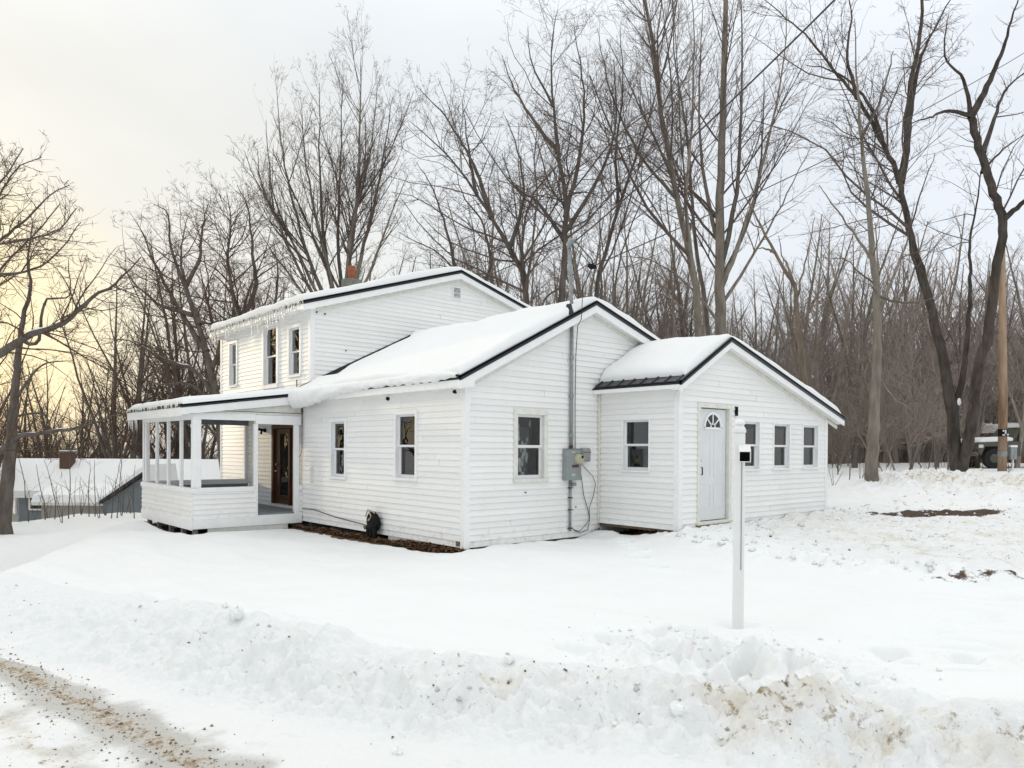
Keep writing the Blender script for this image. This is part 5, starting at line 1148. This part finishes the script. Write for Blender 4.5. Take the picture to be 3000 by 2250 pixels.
ZONES = [(-60, 250, 700, 800, 12, 50, 70), (250, 650, 520, 650, 14, 38, 62), (650, 1000, 500, 650, 14, 36, 60), (1000, 1500, 400, 600, 24, 36, 60), (1500, 1700, 560, 690, 12, 38, 60), (1690, 2290, 420, 640, 40, 32, 58)]
ZL = ['beyond the neighbouring house at far left', 'behind the porch and left of the chimney', 'behind the tall block from chimney to vent', 'behind the low wing and the mast', 'behind the entry wing peak', 'beyond the driveway right of the entry wing']
for zi, (xa, xb, ya, yb, n, d0, d1) in enumerate(ZONES):
    for k in range(n):
        dx = xa+(xb-xa)*(k+rw.random())/n; dep = rw.uniform(d0, d1); yt = rw.uniform(ya, yb)
        p = at(dx, 969, dep); g = gz(p[0], p[1]); top = 1.62+(969-yt)/1604*dep; h = max(3, top-g)
        put_tree(rw.randrange(6), p[0], p[1], h/10.6, rw.uniform(0, 6.28), dx < 600, 'bare woodland tree ' + ZL[zi], 'woods ' + ZL[zi])
for (xa, xb, n, d0, d1, s0, s1) in [(1640, 2290, 110, 27, 62, .6, 1.5), (-60, 520, 34, 46, 70, .7, 1.5), (600, 1640, 20, 40, 60, .8, 1.6)]:
    for k in range(n):
        dx = xa+(xb-xa)*(k+rw.random())/n; dep = rw.uniform(d0, d1); p = at(dx, 969, dep)
        if dx > 2090 and dep < 42: continue
        put_tree(6+rw.randrange(4), p[0], p[1], rw.uniform(s0, s1)*(dep/45)**.5, rw.uniform(0, 6.28), dx < 600, 'slender young bare tree in the undergrowth ' + ('beyond the driveway' if xa > 1500 else 'beyond the neighbouring house' if xb < 600 else 'behind the white house'),
                 'young trees ' + ('beyond the driveway' if xa > 1500 else 'at the far left' if xb < 600 else 'behind the house'), name='young_tree')
# the woods go on past the left edge of the view: they show in the window glass and break up the low sun
for k in range(34):
    az = R(-36-rw.random()*46); az = az if not R(-60) < az < R(-51) else az-R(22); dep = rw.uniform(24, 52); p = CAM+dep*(math.cos(az)*FW+math.sin(az)*RT)
    put_tree(rw.randrange(6), p[0], p[1], rw.uniform(.8, 1.25), rw.uniform(0, 6.28), True, 'bare tree in the woods just past the left edge of the view', 'woods past the left edge')
for k in range(11):
    az = R(-38-rw.random()*8); dep = rw.uniform(29, 46); p = CAM+dep*(math.cos(az)*FW+math.sin(az)*RT)
    put_tree(rw.randrange(6), p[0], p[1], rw.uniform(.9, 1.3), rw.uniform(0, 6.28), True, 'bare tree in the woods just past the left edge of the view', 'woods past the left edge')
# far edge of the woods: one dense mass
def woods_edge(name, label, xa, xb, d0, d1, n, h0, h1, matl):
    n = int(n*1.6); tb = TB(); dx = np.random.default_rng(3).uniform(xa, xb, n); rg = np.random.default_rng(4)
    dep = rg.uniform(d0, d1, n); P0 = np.array([at(a, 969, b) for a, b in zip(dx, dep)]); zz = macro(P0[:, 0], P0[:, 1]); P0[:, 2] = zz-.3
    h = rg.uniform(h0, h1, n)
    global RNG; RNG = rg
    P, Rr = grow(P0, nrmz(rg.normal(size=(n, 3))*[.08, .08, 0]+[0, 0, 1]), h, rg.uniform(.03, .09, n), 5, .07, .02, .2); tb.tubes(P, Rr, 3)
    q = spawn(P, Rr, h, 1.6, .15, R(42), .30, .5, .6); P2, R2 = grow(*q, 3, .12, .05); tb.tubes(P2, R2, 3)
    q = spawn(P2, R2, q[2], 3.0, .2, R(42), .45, .4, .7); P3, R3_ = grow(q[0], q[1], q[2], np.maximum(q[3], .010), 2, .12, .04); tb.tubes(P3, R3_, 3)
    tag(link(name, tb.mesh(name), matl), label, kind='stuff')
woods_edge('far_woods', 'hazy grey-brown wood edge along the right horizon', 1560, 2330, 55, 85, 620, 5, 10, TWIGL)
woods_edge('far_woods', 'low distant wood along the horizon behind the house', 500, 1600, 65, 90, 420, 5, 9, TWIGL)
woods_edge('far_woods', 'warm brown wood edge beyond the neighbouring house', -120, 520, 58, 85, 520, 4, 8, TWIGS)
RNG = np.random.default_rng(77)
# thin saplings and weeds on the near edges
def sapling(label, dx, dy, dep, h, n=1, lean=0., group=None, mat_=TWIG, cat='shrub', r=.012, name='sapling'):
    p = at(dx, dy, dep); g = gz(p[0], p[1]); root = empty(name, (p[0], p[1], g), label, cat, group)
    tb = TB(); pos = np.repeat(np.array([[p[0], p[1], g-.1]]), n, 0); d = nrmz(np.array([0, 0, 1.])+RNG.normal(size=(n, 3))*[.18, .18, 0]*(1 if n > 1 else .3)+lean*RT)
    P, Rr = grow(pos, d, np.full(n, h)*RNG.uniform(.7, 1.1, n), np.full(n, r), 6, .08, .02, .3); tb.tubes(P, Rr, 5); link('stem', tb.mesh('stem'), mat_, root)
    tb = TB(); q = spawn(P, Rr, np.full(n, h), 2.6, .25, R(48), .34, .5, .6); P2, R2 = grow(*q, 4, .14, .03); tb.tubes(P2, R2, 3)
    q = spawn(P2, R2, q[2], 4., .2, R(48), .4, .4, .6); P3, R3_ = grow(*q, 2, .14, .02); tb.tubes(P3, R3_, 3); link('twigs', tb.mesh('twigs'), mat_, root)
for k, (dx, dep, h, n) in enumerate([(62, 24, 3.4, 1), (118, 25, 2.2, 1), (135, 24, 1.6, 3), (160, 26, 1.7, 2), (192, 26, 2.4, 1), (240, 25, 2.3, 1), (262, 26, 2.0, 3), (282, 27, 1.9, 2), (215, 25, 1.4, 3), (75, 26, 1.8, 2), (98, 25, 2.6, 1), (105, 27, 1.3, 4), (148, 25, 2.8, 1), (175, 27, 1.5, 4), (205, 26, 2.6, 1), (228, 27, 1.6, 4), (252, 25, 2.9, 1), (272, 27, 1.5, 4), (290, 25, 2.4, 1)]):
    sapling('bare sapling in the row before the neighbouring house', dx, 1105, dep, h, n, group='saplings before the neighbouring house', r=.02 if n == 1 else .012)
for k, (dx, dep, h, n, ln) in enumerate([(1800, 22, .8, 3, 0), (1835, 24, 1.6, 2, .2), (1955, 23, 3.2, 1, .28), (1998, 22.5, 2.8, 1, .25), (2012, 23, 1.0, 6, 0), (2035, 23, 1.1, 5, 0), (1915, 24, 1.2, 4, 0), (2125, 25, .9, 3, 0), (2180, 24, .9, 4, 0), (2095, 25, .8, 3, 0), (1860, 23, .7, 4, 0)]):
    sapling('bare shrub among the brush along the far side of the driveway', dx, 1030, dep, h, n, ln, group='brush beyond the driveway', r=.022 if n == 1 else .010)

# ------------------------------------------------------------------ neighbours and far things
def loc(dx, dy, dep): return at(dx, dy, dep)
def obox(f, o, u, v_, w_, a0, a1, b0, b1, c0, c1):
    P = [o+u*a+v_*b+w_*c for c in (c0, c1) for a, b in ((a0, b0), (a1, b0), (a1, b1), (a0, b1))]
    return f.hexa([tuple(p) for p in P])
Zv = np.array([0, 0, 1.])
def pt(dx, dep, z): p = at(dx, 969, dep); return np.array([p[0], p[1], z])
nb = empty('neighbour_house', tuple(pt(120, 39, -3.5)), 'blue-grey house in the dip at left with wide snowy roof and brick chimney', 'house')
A0, A1, Rg0, Rg1, B0 = pt(40, 38, -.72), pt(470, 38, -.72), pt(22, 40, .66), pt(500, 40.5, .66), pt(4, 42, -.72)
def low(p, z=-4.): return np.array([p[0], p[1], z])
BZ = -Zv*.18
f = MB(); f.add([A0+BZ, A1+BZ, low(A1), low(A0)], [(0, 1, 2, 3)]); f.add([A0+BZ, Rg0+BZ, B0+BZ, low(B0), low(A0)], [(0, 1, 2, 3, 4)]); B1 = pt(500, 43, -.72); f.add([B0+BZ, B1, low(B1), low(B0)], [(0, 1, 2, 3)]); f.add([A1+BZ, Rg1+BZ, B1, low(B1), low(A1)], [(0, 1, 2, 3, 4)])
f.build('wall', BLUEG, nb)
sl_ = (A0-Rg0)/np.linalg.norm(A0-Rg0)*.5
ox = -RT*.35
f = MB(); f.prism([A0+sl_+ox, A1+sl_, Rg1, Rg0+ox], [p+Zv*.26 for p in (A0+sl_+ox, A1+sl_, Rg1, Rg0+ox)]); f.prism([Rg0+ox, Rg1, B1, B0+ox], [p+Zv*.26 for p in (Rg0+ox, Rg1, B1, B0+ox)]); rf = f.build('roof', SNOW, nb)
f = MB(); f.prism([A0+sl_+ox-Zv*.10, A1+sl_-Zv*.10, A1+sl_+FW*.06-Zv*.10, A0+sl_+ox+FW*.06-Zv*.1], [p-Zv*.005 for p in (A0+sl_+ox, A1+sl_, A1+sl_+FW*.06, A0+sl_+ox+FW*.06)]); f.build('fascia', TRIM, nb)
c0 = pt(146, 39.6, .2); f = MB(); obox(f, c0, RT, FW, Zv, -.27, .27, -.27, .27, -.2, 1.05); cb = f.build('chimney', BRICKM, nb)
f = MB(); obox(f, c0, RT, FW, Zv, -.3, .3, -.3, .3, 1.05, 1.12); f.build('cap', CEMENT, cb); f = MB(); obox(f, c0, RT, FW, Zv, -.29, .29, -.29, .29, 1.12, 1.17); f.build('snow', SNOW, cb)
gd = (B0-A0); gd = gd-Zv*gd[2]; gd /= np.linalg.norm(gd); gn = np.cross(Zv, gd); gn = gn if gn@FW < 0 else -gn
for t_, z0 in ((.9, -1.95), (2.9, -1.9)):
    o_ = low(A0, 0)+gd*t_+gn*.01
    f = MB(); obox(f, o_, gd, gn, Zv, -.38, .38, -.02, .05, z0, z0+1.0); wi = f.build('window', TRIM, nb); f = MB(); obox(f, o_, gd, gn, Zv, -.3, .3, .051, .055, z0+.08, z0+.92); f.build('pane', GLS, wi)
    f = MB(); obox(f, o_, gd, gn, Zv, -.3, .3, .0505, .0508, z0+.08, z0+.92); f.build('backing', INTD, wi)
o_ = pt(88, 37.95, 0); f = MB(); obox(f, o_, RT, -FW, Zv, -.6, .6, .0, .05, -1.7, -.95); wi = f.build('window', TRIM, nb); f = MB(); obox(f, o_, RT, -FW, Zv, -.5, .5, .051, .055, -1.62, -1.03); f.build('pane', INTD, wi)
# lower shed in front
sh_ = empty('neighbour_shed', tuple(pt(190, 35, -2.5)), 'low beige shed with snowy roof in front of the blue-grey house', 'shed')
S0, S1, S2, S3 = pt(66, 34, -1.0), pt(318, 34, -1.0), pt(318, 37, -.60), pt(120, 37, -.60)
f = MB(); f.prism([S0, S1, S2, S3], [p+Zv*.34 for p in (S0+FW*.2, S1+FW*.2, S2, S3)]); f.build('roof', SNOW, sh_)
BEI = mat('beige_panel', (.36, .35, .31), .7, noise=.15, nscale=2)
f = MB(); f.prism([S0+FW*.3+RT*.3, S1+FW*.3, S2, S3], [low(S0+FW*.3+RT*.3, -3), low(S1+FW*.3, -3), low(S2, -3), low(S3, -3)]); f.build('wall', BEI, sh_)
f = MB(); f.prism([S0-Zv*.13, S1-Zv*.13, S1-Zv*.13+FW*.05, S0-Zv*.13+FW*.05], [S0-Zv*.003, S1-Zv*.003, S1+FW*.05-Zv*.003, S0+FW*.05-Zv*.003]); f.build('fascia', TRIMD, sh_)
gw = empty('neighbour_garage', tuple(pt(330, 33, -2.5)), 'blue-grey gable end with dark rake beside the porch\'s left side', 'garage')
G0, G1, G2 = pt(222, 33, -.98), pt(320, 33, .39), pt(331, 33, -.98)
f = MB(); f.prism([G0, G1, G2, low(G2, -3), low(G0, -3)], [p+FW*2.8 for p in (G0, G1, G2, low(G2, -3), low(G0, -3))]); f.build('wall', BLUEG, gw)
f = MB(); q = Zv*.10; e1 = -FW*.3
f.prism([G0+e1+q*.3, G1+e1+q*.3, G1+e1+q*1.6, G0+e1+q*1.6], [G0+q*.3, G1+q*.3, G1+q*1.6, G0+q*1.6]); f.prism([G1+e1+q*.3, G2+e1+q*.3, G2+e1+q*1.6, G1+e1+q*1.6], [G1+q*.3, G2+q*.3, G2+q*1.6, G1+q*1.6]); f.build('rake_board', BLK, gw)
f = MB(); f.prism([G0+e1+q*1.6-RT*.3-q*2, G1+e1+q*1.6, G1+e1+q*4, G0+e1+q*3.6-RT*.1-q*2], [p+FW*3 for p in (G0+e1+q*1.6-RT*.3-q*2, G1+e1+q*1.6, G1+e1+q*4, G0+e1+q*3.6-RT*.1-q*2)])
f.prism([G1+e1+q*1.6, G2+e1+q*1.6, G2+e1+q*4, G1+e1+q*4], [p+FW*3 for p in (G1+e1+q*1.6, G2+e1+q*1.6, G2+e1+q*4, G1+e1+q*4)]); f.build('roof', SNOW, gw)

# utility pole on the right, with number plates, a metal band and a meter box on its own conduit
pp = at(2165, 1014, 29); g = gz(pp[0], pp[1]); up_ = empty('utility_pole', (pp[0], pp[1], g), 'tan wooden utility pole with number plates behind the huge tree', 'utility pole')
PINE = mat('pole_wood', (.36, .26, .18), .85, col2=(.20, .12, .07), nscale=5, stretch=(1, 1, .15))
tpp = at(2164, 540, 29)
f = MB(); f.tube([(pp[0], pp[1], g-.5), (pp[0], pp[1], g+3), tuple(tpp)], [.17, .155, .12], 12); f.build('shaft', PINE, up_, smooth=True)
f = MB(); f.tube([(pp[0], pp[1], 2.20), (pp[0], pp[1], 2.48)], .166, 12); pl = f.build('number_plate', BLKM, up_)
PLT = mat('plate_white', (.6, .62, .62), .5)
for k, (a0, a1, z0, z1) in enumerate([(-.11, -.05, 2.38, 2.45), (-.03, .03, 2.30, 2.45), (.05, .12, 2.24, 2.30), (-.12, -.02, 2.23, 2.28)]):
    f = MB(); obox(f, np.array([pp[0], pp[1], 0])-FW*.165, RT, -FW, Zv, a0, a1, 0, .012, z0, z1); f.build('digit_tile', PLT, pl)
f = MB(); f.tube([(pp[0], pp[1], 1.42), (pp[0], pp[1], 1.62)], .172, 12); f.build('band', GALV, up_)
mb_ = np.array([pp[0], pp[1], 0])+RT*.34-FW*.1
mo = empty('pole_meter_box', (mb_[0], mb_[1], gz(mb_[0], mb_[1])), 'small grey meter box on a white pipe right beside the utility pole', 'meter box')
f = MB(); obox(f, mb_, RT, FW, Zv, -.12, .12, -.07, .07, 1.30, 1.78); f.build('box', METER, mo, bevel=.01)
f = MB(); f.tube([(mb_[0], mb_[1], .5), (mb_[0], mb_[1], 1.30)], .035, 8); f.build('pipe', WHITE, mo)
f = MB(); obox(f, mb_, RT, FW, Zv, -.13, .13, -.08, .08, 1.78, 1.86); f.build('snow', SNOW, mo)

# pickup behind the pole, nose to the left
TG = mat('faded_dark_green_paint', (.055, .06, .045), .45, col2=(.10, .085, .06), nscale=6); TYRE = mat('tyre', (.02, .02, .018), .9, noise=.4, nscale=20)
tc_ = at(2140, 1012, 32.5); tgz = gz(tc_[0], tc_[1]); To = np.array([tc_[0], tc_[1], tgz+.05])
tk = empty('pickup_truck', tuple(To), 'dark pickup truck with snow on its hood parked behind the utility pole', 'truck')
def tprof(name, prof, w0, w1, m, bevel=.02, parent=tk):
    f = MB(); f.prism([tuple(To+RT*a+FW*w0+Zv*z) for a, z in prof], [tuple(To+RT*a+FW*w1+Zv*z) for a, z in prof]); return f.build(name, m, parent, bevel=bevel)
tprof('body', [(-.55, .55), (-.62, .80), (-.55, 1.08), (.95, 1.15), (3.9, 1.12), (4.3, 1.1), (4.3, .6), (3.7, .55), (3.5, .95), (2.9, .95), (2.7, .5), (.65, .5), (.45, .92), (-.30, .92), (-.45, .55)], -.1, 1.7, TG)
tprof('cab', [(.85, 1.15), (1.3, 1.75), (2.6, 1.78), (2.75, 1.14)], .02, 1.58, TG)
tprof('side_window', [(1.05, 1.2), (1.38, 1.68), (1.85, 1.70), (1.85, 1.2)], -.0, .018, INTD, 0); tprof('side_window', [(1.95, 1.2), (1.95, 1.70), (2.5, 1.70), (2.6, 1.2)], -.0, .018, INTD, 0)
tprof('hood_snow', [(-.52, 1.085), (-.5, 1.2), (-.2, 1.33), (.7, 1.36), (.95, 1.3), (.95, 1.16)], -.05, 1.65, SNOW, .03); tprof('cab_snow', [(1.25, 1.76), (1.35, 1.95), (2.5, 1.98), (2.65, 1.79)], .05, 1.55, SNOW, .03)
tprof('bumper', [(-.78, .50), (-.78, .68), (-.58, .68), (-.58, .50)], -.1, 1.7, TG); tprof('headlight', [(-.60, .86), (-.60, 1.0), (-.40, 1.0), (-.40, .86)], -.115, -.101, PLT, 0)
for a in (.08, 3.2):
    for w0 in (-.13, 1.5):
        f = MB(); c_ = To+RT*a+Zv*.40; f.tube([c_+FW*w0, c_+FW*(w0+.25)], .43, 18); wh = f.build('wheel', TYRE, tk); f = MB(); f.tube([c_+FW*(w0-.012), c_+FW*(w0+.01)], .20, 12); f.build('rim', TG, wh)
# red shed and pale house beyond
rs = empty('red_shed', tuple(pt(2215, 42, 1)), 'red shed with snowy roof at the right edge behind the truck', 'shed')
o_ = pt(2190, 42, 0); REDW = mat('red_boards', (.17, .055, .045), .8, noise=.4, nscale=3, stretch=(8, 8, .5))
f = MB(); obox(f, o_, RT, FW, Zv, 0, 5, 0, 4, .3, 2.55); f.build('wall', REDW, rs); f = MB(); obox(f, o_, RT, FW, Zv, -.5, 5.3, -.4, 4.3, 2.56, 2.68); f.build('eave', BLK, rs)
f = MB(); f.prism([o_+RT*-.5+FW*-.4+Zv*2.681, o_+RT*5.3+FW*-.4+Zv*2.681, o_+RT*5.3+FW*-.35+Zv*3.0, o_+RT*-.4+FW*-.35+Zv*3.0], [o_+RT*-.5+FW*4.3+Zv*2.681, o_+RT*5.3+FW*4.3+Zv*2.681, o_+RT*5.3+FW*4.2+Zv*3.4, o_+RT*-.4+FW*4.2+Zv*3.4]); f.build('roof_snow', SNOW, rs)
f = MB(); obox(f, o_, RT, -FW, Zv, 1.0, 1.8, 0, .05, 1.2, 2.1); wi = f.build('window', TRIM, rs)
f = MB(); obox(f, o_, RT, -FW, Zv, 1.08, 1.72, .051, .06, 1.28, 2.02); f.build('pane', INTD, wi)
ph_ = empty('far_house', tuple(pt(2115, 58, .9)), 'small pale house with snowy roof far behind the pole', 'house')
o_ = pt(2080, 58, 0); f = MB(); obox(f, o_, RT, FW, Zv, 0, 4.2, 0, 6, .3, 2.7); f.build('wall', BEI, ph_)
f = MB(); f.prism([o_-RT*.4-FW*.4+Zv*2.6, o_+RT*4.6-FW*.4+Zv*2.6, o_+RT*4.6+FW*3+Zv*4.3, o_-RT*.0+FW*3+Zv*4.3], [p+Zv*.3 for p in (o_-RT*.4-FW*.4+Zv*2.6, o_+RT*4.6-FW*.4+Zv*2.6, o_+RT*4.6+FW*3+Zv*4.3, o_-RT*.0+FW*3+Zv*4.3)]); f.build('roof', SNOW, ph_)
for a in (.6, 2.2): f = MB(); obox(f, o_, RT, -FW, Zv, a, a+.9, 0, .05, 1.3, 2.2); f.build('window', INTD, ph_)

# ------------------------------------------------------------------ small things on the snow
def chunk(x, y, r, seed, label=None, m=SNOWD, name='snow_lump', fl=.75):
    f = MB(); f.add(*blob(x, y, gz(x, y)+r*.3, r, r*.8, r*fl, n=10, m=7, seed=seed, amp=.14)); o = f.build(name, m, None, smooth=False)
    if label: tag(o, label, 'snow lump')
    return o
p_ = at(512, 1330, 9.45)
def ground_at(dx, dy):
    """where the line of sight first meets the ground"""
    d = 3.
    while d < 60:
        p = at(dx, dy, d)
        if p[2] < gz(p[0], p[1]): return p
        d += .06
    return p
for (dx, dy, r, lb) in [(512, 1333, .09, 'largest dirty snow lump on the left part of the plough bank'), (487, 1312, .04, 'small snow lump just left of the largest one on the bank'), (858, 1628, .045, 'white snow clod lying alone on the road edge'), (1465, 1545, .07, 'round snow lump where the trampled patch meets the bank'), (1100, 1432, .05, 'snow lump on the bank crest near the centre')]:
    q = ground_at(dx, dy); chunk(q[0], q[1], r, dx, lb)
# loose crumbs of snow and grit over bank, road and driveway
rg = np.random.default_rng(9)
def crumbs(name, label, m, n, fn, r0, r1):
    f = TB(); X = []; 
    pts_ = fn(n); z = height(pts_[:, 0], pts_[:, 1])
    base_ = np.array([(1, 0, 0), (-.5, .87, 0), (-.5, -.87, 0), (.1, 0, .9), (0, 0, -.5)]); n_ = len(pts_)
    r = r0*(r1/r0)**(rg.random(n_)**2.2)
    a = rg.uniform(0, 6.28, n_); sc = rg.uniform(.6, 1.3, (n_, 3))
    B = base_[None]*sc[:, None, :]*r[:, None, None]*rg.uniform(.75, 1.25, (n_, 5, 1)); c, s = np.cos(a)[:, None], np.sin(a)[:, None]
    Vv = np.stack([B[..., 0]*c-B[..., 1]*s+pts_[:, 0:1], B[..., 0]*s+B[..., 1]*c+pts_[:, 1:2], B[..., 2]+z[:, None]+.2*r[:, None]], -1)
    F = np.array([(0, 1, 3), (1, 2, 3), (2, 0, 3), (1, 0, 4), (2, 1, 4), (0, 2, 4)]); Fq = (F[None]+(np.arange(n_)*5)[:, None, None]).reshape(-1, 3)
    tag(link(name, mesh_np(name, Vv.reshape(-1, 3), Fq), m), label, kind='stuff')
def along(r_mean, r_sd, xa, xb, wx=None):
    def fn(n):
        x = rg.uniform(xa, xb, n*3); y = rg.uniform(-8, 2, n*3); rd = road_dist(x, y); wd = 1.35-.5*sst(1, 6, x)
        pr = np.exp(-((rd-r_mean*wd)/(r_sd*wd))**2)*(wx(x) if wx else 1)*np.clip(.12+2.2*fbm(x+3, y+8, 3, 1.4), 0, 1); k = rg.random(n*3) < pr; return np.stack([x[k], y[k]], -1)
    return fn
GRITL = mat('tan_road_sand', (.34, .25, .15), .95, col2=(.15, .105, .065), nscale=14); GRIT = mat('sandy_grit', (.20, .14, .085), .95, col2=(.07, .05, .035), nscale=12); CRUMB = mat('dirty_snow_crumbs', (.62, .59, .54), .8, noise=.2, nscale=9)
crumbs('snow_crumbs', 'loose snow crumbs scattered over the plough bank', SNOW, 900, along(.62, .5, -4, 9, lambda x: .3+.7*sst(1, 5, x)), .006, .035)
crumbs('dirty_crumbs', 'dirty snow crumbs on the bank crest', CRUMB, 2000, along(.75, .35, -3, 9, lambda x: .25+sst(2, 6, x)), .007, .035)
crumbs('grit', 'brown grit in the bank', GRIT, 4200, along(.7, .5, -3, 9, lambda x: .15+.85*sst(2.5, 6, x)), .004, .018)
crumbs('grit', 'brown grit and sand along the wheel track', GRITL, 2600, lambda n: (lambda x: np.stack([x, -6.27+(x-1)*.183+rg.normal(0, .15, n)], -1))(rg.uniform(-3, 7, n)), .003, .016)
crumbs('grit', 'brown grit scattered over the road', GRITL, 900, lambda n: (lambda x: np.stack([x, -6.9+(x-1)*.183+rg.normal(0, .3, n)], -1))(rg.uniform(-2, 7, n)), .003, .015)
def drvp(n): 
    x = rg.uniform(1.5, 12, n*2); y = rg.uniform(3, 17, n*2); k = (ell(x, y, 5.6, 8.5, 5.6, 4.8, ANG*.9) < 1.2) & (rg.random(n*2) < .6+.4*np.sign(fbm(x, y, 3, .8))); return np.stack([x[k], y[k]], -1)
crumbs('snow_crumbs', 'broken snow over the driveway', SNOWD, 1100, drvp, .01, .07); crumbs('grit', 'dark grit over the driveway', GRIT, 800, drvp, .005, .025)
def windrow(n):
    x = rg.uniform(2, 11, n*4); y = rg.uniform(1, 6, n*4); k = np.abs(ell(x, y, 5.6, 8.2, 5.4, 3.9, ANG*.9)-1.18) < .05; return np.stack([x[k], y[k]], -1)
crumbs('snow_crumbs', 'broken snow in the windrow before the driveway', SNOW, 500, windrow, .012, .08)
def trp(n):
    x = rg.normal(5.95, .8, n); y = rg.normal(-1.7, .5, n); return np.stack([x, y], -1)
crumbs('snow_crumbs', 'kicked up snow crumbs before the post', SNOW, 350, trp, .006, .035)
# leaf litter under the walls
def lit(n):
    x = np.concatenate([rg.uniform(-5.8, .05, n), rg.uniform(.05, 1.8, n//2), rg.uniform(-9.2, -5.9, n//3)]); y = np.concatenate([rg.uniform(-.27, -.02, n), rg.uniform(3.1, 4.2, n//2), rg.uniform(-2.3, -.5, n//3)])
    return np.stack([x, y], -1)
def leaves(name, label, pts_, r0, r1, zoff=.012):
    n_ = len(pts_); z = height(pts_[:, 0], pts_[:, 1])+zoff*rg.random(n_)*3
    B = np.array([(1, 0, 0), (0, .55, .15), (-1, 0, .1), (0, -.55, .2)])*1.0; r = rg.uniform(r0, r1, n_); a = rg.uniform(0, 6.28, n_); t_ = rg.normal(0, .5, n_)
    c, s = np.cos(a)[:, None], np.sin(a)[:, None]; X = B[None, :, 0]*r[:, None]; Y = B[None, :, 1]*r[:, None]; Zl = B[None, :, 2]*r[:, None]+X*np.sin(t_)[:, None]
    Vv = np.stack([X*c-Y*s+pts_[:, 0:1], X*s+Y*c+pts_[:, 1:2], Zl+z[:, None]+.01], -1)
    tag(link(name, mesh_np(name, Vv.reshape(-1, 3), np.arange(n_*4).reshape(-1, 4)), LEAFM), label, kind='stuff')
leaves('leaf_litter', 'brown leaf litter in the thawed strip under the walls', lit(3600), .02, .05)
for (dx, dy, lb) in [(1033, 1567, 'single brown leaf on the lower bank right of the road track'), (150, 1190, 'brown leaf on the snow field near the left saplings'), (62, 1215, 'brown leaf on the snow field at the far left'), (1222, 1452, 'curled leaf on the bank crest')]:
    q = ground_at(dx, dy); f = MB(); f.add([(q[0]-.03, q[1], q[2]+.02), (q[0], q[1]-.018, q[2]+.035), (q[0]+.035, q[1], q[2]+.022), (q[0], q[1]+.02, q[2]+.012)], [(0, 1, 2), (0, 2, 3)]); tag(f.build('fallen_leaf', LEAFM, None), lb, 'leaf')
print('OBJECTS', len(bpy.data.objects), 'TRIS', sum(len(m.loops)-2*len(m.polygons) for m in bpy.data.meshes))
